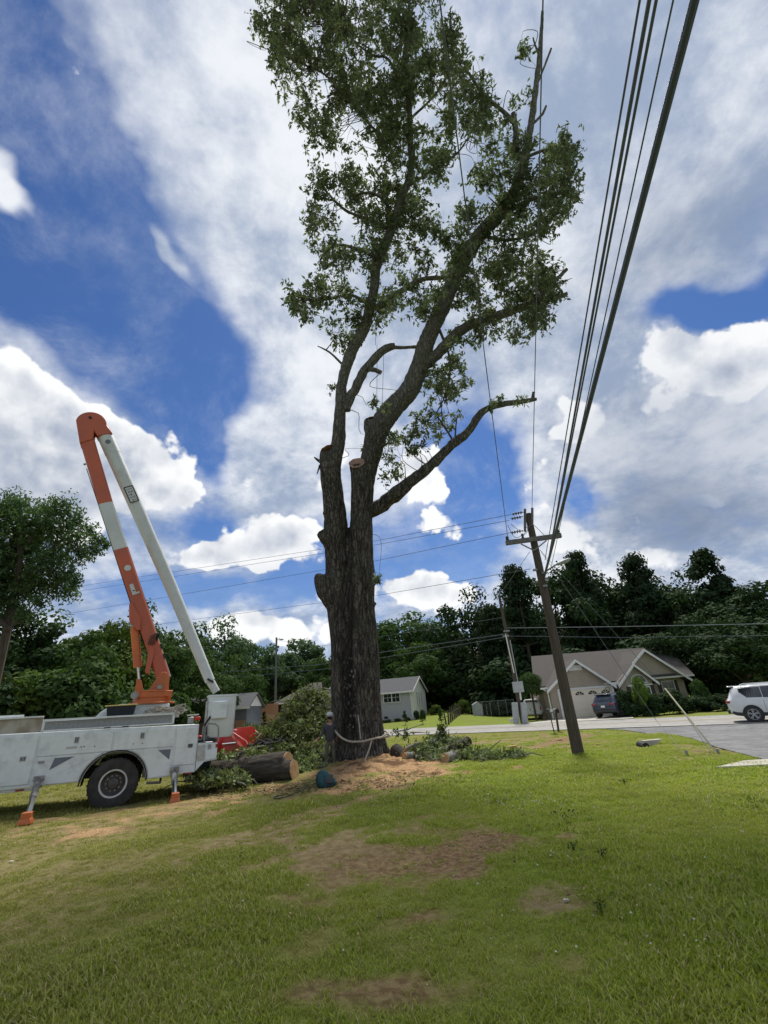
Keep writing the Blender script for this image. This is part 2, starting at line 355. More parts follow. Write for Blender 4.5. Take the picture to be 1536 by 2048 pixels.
def ground():
    xs=axis_lines(-13,14,.13,1500); ys=axis_lines(1.5,24,.13,1500)
    X,Y=np.meshgrid(xs,ys); Z=terr(X,Y); x=X.ravel();y=Y.ravel()
    d,s,sa=bare(x,y)
    near=((np.abs(x)<14)&(y<25)&(y>1))
    z=Z.ravel()+near*((fbm(x,y,2.5,9)-.5)*.05+(fbm(x,y,9,4)-.5)*.02)*(1-sstep(-7,-4,nroad(x,y)))
    # sawdust mound round the trunk
    r=np.sqrt((x+1.3)**2+((y-15.5))**2); z=z+ .30*np.exp(-(r/1.75)**2)*(.7+.6*fbm(x,y,3,8))+ (s+.5*d)*near*(fbm(x,y,12,6)-.4)*.10
    V=np.stack([x,y,z],1); nx=len(xs); i=np.arange((len(ys)-1)*(nx-1)); r0=i//(nx-1); c0=i%(nx-1); a=r0*nx+c0
    Q=np.stack([a,a+1,a+nx+1,a+nx],1)
    m=bpy.data.materials.new('ground'); m.use_nodes=True; t=NT(m.node_tree); b=t.n['Principled BSDF']; pos=t.node('ShaderNodeNewGeometry').outputs['Position']
    att=t.node('ShaderNodeAttribute',attribute_name='bare'); sp=t.node('ShaderNodeSeparateColor'); t.l.new(att.outputs['Color'],sp.inputs[0])
    n1=t.noise(pos,.35,5,.6); n2=t.noise(pos,7,6,.7); n3=t.noise(pos,45,4,.7)
    sx=t.node('ShaderNodeSeparateXYZ'); t.l.new(pos,sx.inputs[0])
    g=t.mix(t.ramp(n2,.3,.7),(.12,.17,.020,1),(.20,.25,.034,1))
    g=t.mix(t.math('MULTIPLY',t.ramp(n1,.40,.62),.6),g,(.16,.17,.045,1))
    g=t.mix(t.math('MULTIPLY',t.ramp(sx.outputs[0],1.5,-6.),.75),g,(.15,.13,.055,1))
    g=t.mix(t.math('MULTIPLY',t.ramp(n3,.45,.7),.5),g,(.07,.075,.025,1))
    dirt=t.mix(t.ramp(t.noise(pos,14.,6,.7),.38,.62),(.13,.070,.040,1),(.25,.175,.095,1)); sand=t.mix(t.ramp(n2,.35,.65),(.17,.125,.062,1),(.26,.20,.11,1))
    saw=t.mix(t.ramp(n3,.35,.62),(.16,.088,.045,1),(.48,.31,.16,1)); saw=t.mix(t.ramp(t.noise(pos,2.2,6,.7),.46,.62),saw,(.12,.065,.035,1))
    col=t.mix(t.math('MULTIPLY',sp.outputs[0],.95),g,dirt); col=t.mix(sp.outputs[2],col,sand); col=t.mix(sp.outputs[1],col,saw)
    t.put(b.inputs['Base Color'],col); b.inputs['Roughness'].default_value=.95; b.inputs['Specular IOR Level'].default_value=.1
    bp=t.node('ShaderNodeBump'); bp.inputs['Strength'].default_value=.8; bp.inputs['Distance'].default_value=.03
    t.put(bp.inputs['Height'],t.math('ADD',n2,t.math('MULTIPLY',n3,.7))); t.l.new(bp.outputs[0],b.inputs['Normal'])
    o=npmesh('ground',V,Q,m,smooth=True)
    ca=o.data.color_attributes.new('bare','FLOAT_COLOR','POINT'); C=np.stack([d,s,sa,np.ones_like(d)],1).astype(np.float32); ca.data.foreach_set('color',C.ravel())
    tag(o,kind='structure')
ground()
def sheet(name,fn,s_vals,t_vals,m,dz,thick=.0):
    """fn(s,t)->(x,y); follows the terrain dz above it"""
    S,T=np.meshgrid(s_vals,t_vals); X,Y=fn(S,T); Z=terr(X,Y)+dz
    V=np.stack([X.ravel(),Y.ravel(),Z.ravel()],1); nx=len(s_vals); i=np.arange((len(t_vals)-1)*(nx-1)); a=(i//(nx-1))*nx+i%(nx-1)
    o=npmesh(name,V,np.stack([a,a+1,a+nx+1,a+nx],1),m,smooth=True); tag(o,kind='structure'); return o
def rd(s,n): # along/past the road line -> world
    return -.8+.823*s+.568*n, 36.7-.568*s+.823*n
ASPH=mat('asphalt_pale',(.25,.24,.225),(.31,.30,.28),scale=1.5,rough=.9,bump=.3,bscale=60,coord='World')
ASPD=mat('asphalt_grey',(.13,.13,.135),(.19,.19,.19),scale=1.1,rough=.9,bump=.4,bscale=50,coord='World',c3=(.10,.10,.105))
CONC=mat('concrete',(.46,.44,.38),(.36,.34,.29),scale=1.3,rough=.9,bump=.2,coord='World')
WLINE=mat('road_paint',(.62,.62,.60),(.5,.5,.48),scale=9,rough=.7,coord='World')
YLINE=mat('road_paint_yellow',(.42,.34,.14),(.34,.3,.18),scale=9,rough=.7,coord='World')
sl=np.linspace(-60,70,200)
sheet('road',lambda s,n:rd(s,n),sl,np.linspace(0,RW,14),ASPH,.03)
sheet('road_marking',lambda s,n:rd(s,n+.25),sl,np.array([0,.13]),WLINE,.036)
sheet('road_marking',lambda s,n:rd(s,n+RW-.4),sl,np.array([0,.13]),WLINE,.036)
for k in(-.12,.12): sheet('road_marking',lambda s,n:rd(s,n+RW/2+k),sl,np.array([0,.1]),YLINE,.036)
# side road on the right, its kerb curve measured on the photograph
ce=[gnd(*p) for p in((1200,1459),(1255,1461.6),(1335,1469),(1398,1483),(1446,1499),(1500,1513),(1536,1523))]
ce=[(p.x,p.y) for p in ce]; ce=ce+[(ce[-1][0]-1.0,ce[-1][1]-2.5),(ce[-1][0]-1.5,ce[-1][1]-7),(ce[-1][0]-1.6,ce[-1][1]-16)]
cv,_=crspline([(a,b,0) for a,b in ce],[0]*len(ce),.5)
cvx=np.array([p.x for p in cv]); cvy=np.array([p.y for p in cv]); nS=len(cv)
def side(s,t):
    i=np.clip(s.astype(int),0,nS-1); x=cvx[i]; y=cvy[i]
    # other side: point 14 m to the right, kept short of the main road
    xe=x+15; ne=nroad(xe,y); ye=np.where(ne>0.02,y-(ne-.02)/.823,y)
    ye2=np.where(nroad(x,y)>-.01,y-.0,ye)
    return x+(xe-x)*t, y+(ye-y)*t
sheet('side_road',side,np.arange(nS),np.linspace(0,1,40),ASPD,.022)
# driveway of the right-hand house, concrete apron and side patch
dl=[gnd(1062,1447),gnd(1300,1436)]
hx0,hy=13.2,41.
DA,DB,DC,DD=gnd(1048,1448),gnd(1268,1437.5),gnd(1238,1427),gnd(1108,1441)
def drv(s,t):
    ax=DA.x+(DB.x-DA.x)*s; ay=DA.y+(DB.y-DA.y)*s; bx=DD.x+(DC.x-DD.x)*s; by=np.maximum(DD.y,41.3)+0*s
    return ax+(bx-ax)*t, ay+(by-ay)*t
sheet('driveway',drv,np.linspace(0,1,12),np.linspace(0,1,12),CONC,.035)
cp=gnd(1536,1530)
o=MB().prism([(cp.x-1.1,cp.y-.15),(cp.x+1.5,cp.y-.6),(cp.x+1.6,cp.y+.15),(cp.x-.2,cp.y+.35)],tz(cp.x,cp.y)-.1,tz(cp.x,cp.y)+.06,'z').build('concrete_pad',CONC); tag(o,kind='structure')

# ================================================================ grass
def grass():
    gm=bpy.data.materials.new('grass_blade'); gm.use_nodes=True; t=NT(gm.node_tree); b=t.n['Principled BSDF']
    pos=t.node('ShaderNodeNewGeometry').outputs['Position']; rnd=t.node('ShaderNodeNewGeometry').outputs['Random Per Island']
    oi=t.node('ShaderNodeObjectInfo').outputs['Random']
    sx=t.node('ShaderNodeSeparateXYZ'); t.l.new(pos,sx.inputs[0])
    n1=t.noise(pos,.35,5,.6); n2=t.noise(pos,1.6,5,.65)
    g=t.mix(rnd,(.18,.23,.026,1),(.36,.41,.06,1))
    g=t.mix(t.math('MULTIPLY',t.ramp(n1,.42,.62),.55),g,(.34,.35,.065,1))
    g=t.mix(t.math('MULTIPLY',t.ramp(n2,.5,.68),.35),g,(.17,.19,.03,1))
    g=t.mix(t.math('MULTIPLY',t.ramp(sx.outputs[0],2.,-6.),.72),g,t.mix(rnd,(.19,.175,.055,1),(.31,.275,.10,1)))
    g=t.mix(t.ramp(rnd,.86,.88),g,(.40,.33,.17,1))
    t.put(b.inputs['Base Color'],g); b.inputs['Roughness'].default_value=.6; b.inputs['Specular IOR Level'].default_value=.25
    tr=t.node('ShaderNodeBsdfTranslucent'); t.put(tr.inputs[0],t.mix(1.,g,(1.3,1.5,.7,1),'MULTIPLY')); ms=t.node('ShaderNodeMixShader'); ms.inputs[0].default_value=.35
    t.l.new(b.outputs[0],ms.inputs[1]); t.l.new(tr.outputs[0],ms.inputs[2]); t.l.new(ms.outputs[0],t.n['Material Output'].inputs[0])
    coll=bpy.data.collections.new('grass_tufts')
    for k in range(6):
        rg=np.random.default_rng(50+k); n=34; V=[];Q=[]
        tall=.026+.006*k
        for i in range(n):
            p=np.array([rg.normal(0,.065),rg.normal(0,.065),-.01]); a=rg.uniform(0,6.283); h=tall*rg.uniform(.45,1.25); l=h*rg.uniform(.3,1.1); w=.0046*rg.uniform(.7,1.5)
            d=np.array([math.cos(a),math.sin(a),0]); sd_=np.array([-d[1],d[0],0])*w
            m_=p+d*l*.35+np.array([0,0,h*.65]); e=p+d*l+np.array([0,0,h])
            q=len(V); V+=[p-sd_,p+sd_,m_+sd_*.8,m_-sd_*.8,e+sd_*.1,e-sd_*.1]; Q+=[(q,q+1,q+2,q+3),(q+3,q+2,q+4,q+5)]
        me=bpy.data.meshes.new('grass_tuft'); me.from_pydata([tuple(v) for v in V],[],Q); me.materials.append(gm)
        o=bpy.data.objects.new('grass_tuft',me); coll.objects.link(o)
    P=[]
    for (y0,y1,dens,sc) in((2.4,5.5,380,.78),(5.5,9,260,.88),(9,14,110,1.15),(14,21,48,1.3),(21,34,16,1.4)):
        xl,xr=-1.05*y1-1,1.0*y1+1; xl=max(xl,-16); xr=min(xr,17)
        n=int((xr-xl)*(y1-y0)*dens); x=RNG.uniform(xl,xr,n); y=RNG.uniform(y0,y1,n)
        P.append(np.stack([x,y,np.full(n,sc)],1))
    P=np.concatenate(P); x,y=P[:,0],P[:,1]
    d,s,sa=bare(x,y); cov=1-np.clip(d*.78+s*1.3+sa*.6,0,1)
    keep=RNG.uniform(0,1,len(x))<np.clip(cov*(.55+.9*fbm(x,y,.9,12)),0.02,1)
    n=nroad(x,y); keep&=(n<-.15)
    ex=np.interp(y[:],cvy[::-1],cvx[::-1]); keep&=~((x>ex-.1)&(y<27.5))
    keep&=((x+1.3)**2+(y-15.5)**2>1.15)
    keep&=~((np.abs(x+7.0)<4.5)&(y>13.2)&(y<16.5)&(x<-4.2)&(RNG.uniform(0,1,len(x))<.5))
    P=P[keep]; x,y=P[:,0],P[:,1]; d,s,sa=d[keep],s[keep],sa[keep]
    z=terr(x,y)+((fbm(x,y,2.5,9)-.5)*.05+(fbm(x,y,9,4)-.5)*.02)*(np.abs(x)<14)*(y<25)*(1-sstep(-7,-4,nroad(x,y)))
    me=bpy.data.meshes.new('grass'); me.vertices.add(len(P)); me.vertices.foreach_set('co',np.stack([x,y,z],1).astype(np.float32).ravel())
    a=me.attributes.new('sc','FLOAT','POINT'); sc=P[:,2]*(.45+1.1*fbm(x,y,.8,21))*RNG.uniform(.7,1.25,len(P)); sc*=np.where(d+sa+s>.3,.6,1)
    a.data.foreach_set('value',sc.astype(np.float32))
    o=bpy.data.objects.new('grass',me); COL.objects.link(o); tag(o,kind='stuff')
    ng=bpy.data.node_groups.new('scatter','GeometryNodeTree'); ng.interface.new_socket('Geometry',in_out='INPUT',socket_type='NodeSocketGeometry'); ng.interface.new_socket('Geometry',in_out='OUTPUT',socket_type='NodeSocketGeometry')
    N=ng.nodes; L=ng.links; gi=N.new('NodeGroupInput'); go=N.new('NodeGroupOutput'); ip=N.new('GeometryNodeInstanceOnPoints'); ci=N.new('GeometryNodeCollectionInfo')
    ci.inputs['Collection'].default_value=coll; ci.inputs['Separate Children'].default_value=True; ci.inputs['Reset Children'].default_value=True
    ip.inputs['Pick Instance'].default_value=True
    rv=N.new('FunctionNodeRandomValue'); rv.data_type='FLOAT_VECTOR'; rv.inputs[0].default_value=(0,0,0); rv.inputs[1].default_value=(.0,.0,6.283)
    na=N.new('GeometryNodeInputNamedAttribute'); na.data_type='FLOAT'; na.inputs[0].default_value='sc'
    L.new(gi.outputs[0],ip.inputs['Points']); L.new(ci.outputs[0],ip.inputs['Instance']); L.new(rv.outputs[0],ip.inputs['Rotation']); L.new(na.outputs[0],ip.inputs['Scale']); L.new(ip.outputs[0],go.inputs[0])
    md=o.modifiers.new('scatter','NODES'); md.node_group=ng
    print('grass tufts',len(P))
grass()
# ================================================================ trees
BARK=mat('bark_far',(.10,.080,.06),(.05,.042,.033),scale=3,rough=.95,bump=.5,stretch=(6,6,1))
def leafmat(name,a,b,c=None,isl=.35,tr=.25,**k): return mat(name,a,b,scale=.45,rough=.8,c3=c,island=isl,trans=tr,spec=.1,**k)
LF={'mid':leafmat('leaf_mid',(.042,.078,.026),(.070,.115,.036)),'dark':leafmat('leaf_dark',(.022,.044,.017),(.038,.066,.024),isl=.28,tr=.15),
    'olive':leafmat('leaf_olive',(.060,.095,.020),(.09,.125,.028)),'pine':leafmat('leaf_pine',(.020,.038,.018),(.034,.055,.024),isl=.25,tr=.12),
    'lime':leafmat('leaf_lime',(.10,.17,.03),(.13,.19,.035)),'blue':leafmat('leaf_haze',(.065,.110,.060),(.09,.14,.07))}  # blue entry: haze painted into the leaf colour, lighter and bluer
def crown_data(seed,kind,n_cl=46,n_leaf=230,leaf=.05):
    """unit tree: height 1, crown half-width about .38 (x,y); returns leaf verts/quads and limb polylines"""
    rg=np.random.default_rng(seed); cl=[]
    for i in range(n_cl):
        if kind=='pine':
            h=.22+.76*rg.uniform(0,1)**.85; w=.25*max(.02,1-((h-.2)/.8)**1.6)**.7*(.65+.5*rg.uniform()); a=rg.uniform(0,6.28); r=w*rg.uniform(.1,1)**.6
            cl.append((r*math.cos(a),r*math.sin(a),h,rg.uniform(.05,.09),.45))
        elif kind=='shrub':
            u=rg.normal(size=3); u/=np.linalg.norm(u); u[2]=abs(u[2])*1.0; r=rg.uniform(.5,1)**.5
            cl.append((u[0]*.42*r,u[1]*.42*r,.08+u[2]*.78*r,rg.uniform(.12,.20),.8))
        elif kind=='open':
            u=rg.normal(size=3); u/=np.linalg.norm(u); r=rg.uniform(.35,1)**.6
            cl.append((u[0]*.42*r,u[1]*.42*r,.60+u[2]*.36*r,rg.uniform(.05,.10),.6))
        else:
            u=rg.normal(size=3); u/=np.linalg.norm(u); r=rg.uniform(.35,1)**.45; lob=1+.22*math.sin(3*math.atan2(u[1],u[0])+seed)+.15*math.sin(5*u[2]+seed)
            cl.append((u[0]*.36*r*lob,u[1]*.36*r*lob,.56+u[2]*.40*r*lob*(1 if u[2]>0 else .95),rg.uniform(.075,.135),.75))
    V=[];Qn=0;Vs=[]
    for (x,y,z,r,fl) in cl:
        n=n_leaf; u=unit(rg.normal(size=(n,3))); rad=r*rg.uniform(.3,1.15,n)**.5
        P=np.array([x,y,z])+u*rad[:,None]*np.array([1,1,fl])
        N=unit(u*1.0+np.array([x*.8,y*.8,.35])+rg.normal(size=(n,3))*.45); D=rg.normal(size=(n,3)); D-=N*(D*N).sum(1,keepdims=True)
        L=leaf*rg.uniform(.6,1.3,n); v,q=leaf_quads(P,D,N,L,L*.62); Vs.append(v)
    V=np.concatenate(Vs); return V,np.arange(len(V)).reshape(-1,4),cl
VAR={}
for nm,kind,seed,ncl,nl,lf in(('oak1','broad',1,60,190,.034),('oak2','broad',2,52,200,.036),('oak3','broad',11,64,170,.034),('pine1','pine',3,60,130,.030),('pine2','pine',4,54,130,.030),
                            ('shrub1','shrub',5,40,240,.06),('shrub2','shrub',6,36,240,.06),('open1','open',7,46,120,.034),('open2','open',8,54,110,.034)):
    V,Q,cl=crown_data(seed,kind,ncl,nl,lf); me=npmesh('crown',V,Q,None); md=me.data; bpy.data.objects.remove(me)
    mb=MB(); rg=random.Random(seed)
    if kind!='shrub':
        top=.9 if kind=='pine' else .7; mb.tube([(0,0,-.03),(.004,0,.0),(.008,-.004,.2),(-.004,.006,.45),(.0,.0,top)],[.030,.024,.019,.014,.004],8)
    for (x,y,z,r,_) in cl[::2]:
        b=z-.5*math.hypot(x,y)-.08 if kind!='pine' else z-.02; b=max(b,.05 if kind=='shrub' else .25); mb.tube([(0,0,b),(x*.5,y*.5,b+(z-b)*.4),(x,y,z)],[.008,.005,.002],5,cap=False)
    to=mb.build('trunk',None); VAR[nm]=(md,to.data); bpy.data.objects.remove(to)
TM={}
def vmesh(var,key,which):
    k=(var,key,which)
    if k not in TM:
        me=VAR[var][which].copy(); me.materials.clear(); me.materials.append(LF[key] if which==0 else BARK); TM[k]=me
    return TM[k]
def tree(var,key,x,y,h,w,label,cat='tree',group=None,name='tree',rz=None,z=None,depth=None):
    o=thing(name,label,cat,(x,y,(tz(x,y) if z is None else z)-.02),random.uniform(0,6.28) if rz is None else rz,group)
    o.scale=(w,depth or w,h)
    for nm,i in(('crown',0),('trunk',1)):
        c=bpy.data.objects.new(nm,vmesh(var,key,i)); COL.objects.link(c); c.parent=o
    return o
def ptree(var,key,u,v_top,Y,wpx,label,**k):
    """tree whose top shows at (u,v_top) at distance Y with a crown wpx wide"""
    p=aty(u,v_top,Y); a=aty(u-wpx/2,v_top+60,Y); b=aty(u+wpx/2,v_top+60,Y); w=(b-a).length/.76
    q=aty(u,1400,Y); z=tz(q.x,Y); return tree(var,key,q.x,Y,(p.z-z)/.97,w,label,**k)
# dark wood behind the right-hand house
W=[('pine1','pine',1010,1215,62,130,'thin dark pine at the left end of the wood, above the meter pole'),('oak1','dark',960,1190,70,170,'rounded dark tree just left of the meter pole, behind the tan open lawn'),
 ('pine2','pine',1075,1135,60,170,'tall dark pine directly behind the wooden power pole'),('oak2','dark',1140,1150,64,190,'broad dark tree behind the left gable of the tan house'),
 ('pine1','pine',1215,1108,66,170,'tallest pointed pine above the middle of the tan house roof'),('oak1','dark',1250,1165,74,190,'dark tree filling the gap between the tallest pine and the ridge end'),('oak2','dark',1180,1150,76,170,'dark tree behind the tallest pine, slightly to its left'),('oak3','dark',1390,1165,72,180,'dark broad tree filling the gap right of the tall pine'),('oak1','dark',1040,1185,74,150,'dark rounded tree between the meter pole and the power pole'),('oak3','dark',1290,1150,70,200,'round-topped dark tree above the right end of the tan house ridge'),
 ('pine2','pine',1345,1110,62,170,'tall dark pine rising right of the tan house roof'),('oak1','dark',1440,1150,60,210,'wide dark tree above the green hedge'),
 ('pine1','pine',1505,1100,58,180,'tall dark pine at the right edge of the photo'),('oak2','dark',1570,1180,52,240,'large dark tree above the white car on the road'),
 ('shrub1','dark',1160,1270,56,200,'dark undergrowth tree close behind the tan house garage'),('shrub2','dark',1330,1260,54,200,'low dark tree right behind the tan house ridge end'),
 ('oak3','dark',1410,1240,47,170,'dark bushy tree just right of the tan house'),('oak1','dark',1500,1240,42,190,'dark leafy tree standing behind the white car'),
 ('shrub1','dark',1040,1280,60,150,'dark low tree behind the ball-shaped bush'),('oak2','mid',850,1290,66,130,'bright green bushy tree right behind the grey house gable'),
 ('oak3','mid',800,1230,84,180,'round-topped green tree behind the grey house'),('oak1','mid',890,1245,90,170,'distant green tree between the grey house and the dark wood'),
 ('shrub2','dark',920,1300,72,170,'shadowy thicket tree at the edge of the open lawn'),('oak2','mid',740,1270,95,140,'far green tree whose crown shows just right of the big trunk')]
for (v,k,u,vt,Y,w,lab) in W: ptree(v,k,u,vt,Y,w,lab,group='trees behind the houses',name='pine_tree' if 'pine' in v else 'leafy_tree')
# left side
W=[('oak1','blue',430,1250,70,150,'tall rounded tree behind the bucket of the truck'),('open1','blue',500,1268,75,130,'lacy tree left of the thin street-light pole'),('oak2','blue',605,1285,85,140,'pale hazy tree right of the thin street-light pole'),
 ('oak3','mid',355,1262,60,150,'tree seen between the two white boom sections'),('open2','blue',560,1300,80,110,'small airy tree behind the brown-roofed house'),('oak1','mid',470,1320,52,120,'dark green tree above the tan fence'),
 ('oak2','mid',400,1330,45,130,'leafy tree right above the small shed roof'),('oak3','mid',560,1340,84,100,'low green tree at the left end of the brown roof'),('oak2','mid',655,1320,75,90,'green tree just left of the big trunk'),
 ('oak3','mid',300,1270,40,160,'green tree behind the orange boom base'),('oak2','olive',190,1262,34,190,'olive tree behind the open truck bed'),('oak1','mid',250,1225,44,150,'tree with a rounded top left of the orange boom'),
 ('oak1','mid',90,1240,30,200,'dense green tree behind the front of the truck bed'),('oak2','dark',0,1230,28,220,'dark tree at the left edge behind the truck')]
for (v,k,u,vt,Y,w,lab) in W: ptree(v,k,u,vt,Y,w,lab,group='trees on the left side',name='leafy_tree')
W=[('shrub1','olive',40,1300,24,170,'yellow-green shrub behind the front of the truck bed'),('shrub2','mid',160,1310,25,170,'leafy shrub behind the black bin in the truck bed'),('shrub1','mid',240,1330,27,140,'dark green shrub left of the orange boom base'),
   ('shrub2','mid',330,1370,30,100,'green shrub behind the coiled ropes'),('shrub2','dark',-40,1330,22,140,'dark shrub at the far left edge')]
for (v,k,u,vt,Y,w,lab) in W: ptree(v,k,u,vt,Y,w,lab,group='shrubs behind the truck',name='shrub',cat='shrub')
# far wood closing the horizon
def far_wood():
    rg=np.random.default_rng(99); Vs=[]
    for i in range(150):
        a=rg.uniform(-1.25,1.25); d=rg.uniform(118,150); x=d*math.sin(a)*1.0; y=d*math.cos(a)
        if y<60: continue
        z=tz(x,y); h=rg.uniform(9,15); n=420; u=unit(rg.normal(size=(n,3))); P=np.array([x,y,z+h*.45])+u*np.array([6,4,h*.55])*rg.uniform(.6,1.1,(n,1))
        N=unit(u+[0,0,.3]+rg.normal(size=(n,3))*.4); D=rg.normal(size=(n,3)); D-=N*(D*N).sum(1,keepdims=True); L=rg.uniform(.9,1.8,n); v,_=leaf_quads(P,D,N,L,L*.7); Vs.append(v)
    V=np.concatenate(Vs); o=npmesh('far_wood',V,np.arange(len(V)).reshape(-1,4),LF['mid']); tag(o,kind='stuff')
far_wood()
# big tree at the left edge, near enough to show its leaves
def edge_tree():
    Y=19.; t=thing('leafy_tree','nearest broad-leaved tree at the left edge, its branches reaching out over the truck','tree',(0,0,0))
    rg=np.random.default_rng(31); base=aty(8,1330,Y); bz=tz(base.x,Y)
    L=[([(8,1400),(14,1260),(25,1200),(40,1110),(20,1040)],.20),([(25,1200),(60,1150),(110,1090),(150,1060)],.08),([(40,1110),(80,1050),(130,1010)],.07),([(14,1260),(-30,1180),(-60,1080)],.10),([(14,1260),(50,1230),(90,1180),(120,1170)],.05),([(110,1090),(160,1100),(215,1080)],.035),([(20,1040),(10,1010),(30,990)],.05),([(60,1150),(110,1140),(150,1180)],.03)]
    mb=MB(); pts=[]
    for pl,r in L:
        ps=[aty(u,v,Y+rg.normal()*.4) for u,v in pl]
        if pl[0]==(8,1400): ps=[Vector((base.x-.1,Y,bz-.1))]+ps[1:]
        c,ro=crspline(ps,[r*(1-.75*i/(len(ps)-1)) for i in range(len(ps))],.3); mb.tube(c,ro,8); pts+=c[len(c)//3:]
    C=[(30,1010,24),(10,1040,40),(90,1020,22),(125,1012,24),(150,1040,22),(70,1050,40),(110,1060,34),(150,1075,26),(180,1062,12),(195,1080,12),(210,1090,8),(165,1110,20),(190,1102,14),(60,1090,45),(20,1100,55),(120,1110,32),(135,1150,26),(110,1170,32),(70,1170,30),(40,1160,40),(140,1185,14),(20,1200,30),(80,1205,14),(150,1165,12),(-30,1100,60),(-40,1180,60),(10,1150,50),(90,1130,30),(45,1230,14),(20,1020,30)]
    Vs=[]
    for (u,v,r) in C:
        c=aty(u,v,Y+rg.normal()*.8); rr=(aty(u+r,v,c.y)-c).length; pts_n=min(pts,key=lambda p:(p-c).length); mb.tube([pts_n,(pts_n+c)/2+Vector((0,0,.1)),c],[.025,.015,.006],5,cap=False)
        n=int(14+rr*rr*330)
        for _ in range(n):
            pp=np.array(c)+rg.normal(size=3)*rr*.48; k=6; D=unit(rg.normal(size=(k,3))+[0,0,-.3]); N=unit(rg.normal(size=(k,3))*.6+[0,0,1.]); N=N-D*(D*N).sum(1,keepdims=True)
            ll=rg.uniform(.11,.20,k); v_,_q=leaf_quads(np.repeat(pp[None],k,0)+rg.normal(size=(k,3))*.06,D,N,ll,ll*.45); Vs.append(v_)
    V=np.concatenate(Vs); npmesh('crown',V,np.arange(len(V)).reshape(-1,4),LF['blue'],t); mb.build('trunk',BARK,t)
edge_tree()

# ================================================================ houses
SID=mat('siding_taupe',(.40,.345,.27),(.37,.32,.255),scale=2,rough=.8); 
def lines_bump(m,per,axis=2,depth=.02):
    t=NT(m.node_tree); b=t.n['Principled BSDF']; tc=t.node('ShaderNodeTexCoord').outputs['Object']; s=t.node('ShaderNodeSeparateXYZ'); t.l.new(tc,s.inputs[0])
    f=t.math('FRACT',t.math('DIVIDE',s.outputs[axis],per)); n=t.node('ShaderNodeBump'); n.inputs['Strength'].default_value=1; n.inputs['Distance'].default_value=depth
    t.put(n.inputs['Height'],f); t.l.new(n.outputs[0],b.inputs['Normal'])
lines_bump(SID,.13)
SHING=mat('shingle_brown',(.062,.055,.051),(.098,.088,.082),scale=14,rough=.95,bump=.4,bscale=30,c3=(.06,.055,.052)); SHGR=mat('shingle_grey',(.06,.063,.068),(.10,.10,.105),scale=14,rough=.95,bump=.4,bscale=30)
TRIM=mat('white_trim',(.72,.72,.69),(.66,.66,.62),rough=.5); GLASS=mat('window_glass',(.012,.014,.016),(.03,.033,.035),rough=.08,spec=.8); SHUT=mat('shutter_brown',(.055,.045,.04),rough=.6)
DOORW=mat('garage_white',(.80,.71,.57),(.75,.67,.54),rough=.6); BRICKG=mat('brick_grey',(.40,.41,.41),(.35,.36,.36),scale=8,rough=.85,bump=.5,bscale=30); SIDW=mat('siding_white',(.80,.80,.77),(.76,.76,.73),rough=.7); lines_bump(SIDW,.13)
BRICKR=mat('brick_red',(.17,.10,.075),(.11,.075,.06),scale=12,rough=.9,bump=.5); DARKM=mat('dark_opening',(.02,.02,.022),rough=.6)
def roofslab(poly3,th=.12):
    """a slab under the given 3-D polygon"""
    n=len(poly3); P=[Vector(p) for p in poly3]; nn=(P[1]-P[0]).cross(P[2]-P[0]).normalized(); nn=nn if nn.z>0 else -nn
    return MB().add([tuple(p) for p in P]+[tuple(p-nn*th) for p in P],[tuple(range(n)),tuple(range(2*n-1,n-1,-1))]+[(i,i+n,(i+1)%n+n,(i+1)%n) for i in range(n)])
def window(par,cx,cz,w,h,y,cols=2,rows=2,split=1,facing='y',depth=.08):
    """frame, panes, glazing bars; facing -y unless 'x'"""
    def bx(mb,x0,x1,z0,z1,d0,d1):
        return mb.box(((x0+x1)/2,(d0+d1)/2,(z0+z1)/2),(x1-x0,abs(d1-d0),z1-z0)) if facing=='y' else mb.box(((d0+d1)/2,(x0+x1)/2,(z0+z1)/2),(abs(d1-d0),x1-x0,z1-z0))
    s=-1 if facing=='y' else 1
    f=MB(); b=.07
    bx(f,cx-w/2-b,cx+w/2+b,cz+h/2,cz+h/2+b,y,y+s*depth); bx(f,cx-w/2-b,cx+w/2+b,cz-h/2-b,cz-h/2,y,y+s*(depth+.03))
    bx(f,cx-w/2-b,cx-w/2,cz-h/2,cz+h/2,y,y+s*depth); bx(f,cx+w/2,cx+w/2+b,cz-h/2,cz+h/2,y,y+s*depth)
    for k in range(1,split): x=cx-w/2+w*k/split; bx(f,x-.05,x+.05,cz-h/2,cz+h/2,y,y+s*depth)
    fo=f.build('window',TRIM,par)
    g=MB(); bx(g,cx-w/2,cx+w/2,cz-h/2,cz+h/2,y,y+s*.02); g.build('pane',GLASS,fo)
    m=MB(); tot=cols*split
    for k in range(1,tot):
        x=cx-w/2+w*k/tot; bx(m,x-.012,x+.012,cz-h/2,cz+h/2,y+s*.021,y+s*.04)
    for k in range(1,rows): z=cz-h/2+h*k/rows; bx(m,cx-w/2,cx+w/2,z-.014,z+.014,y+s*.0215,y+s*.043)
    m.build('glazing_bar',TRIM,fo)
    return fo
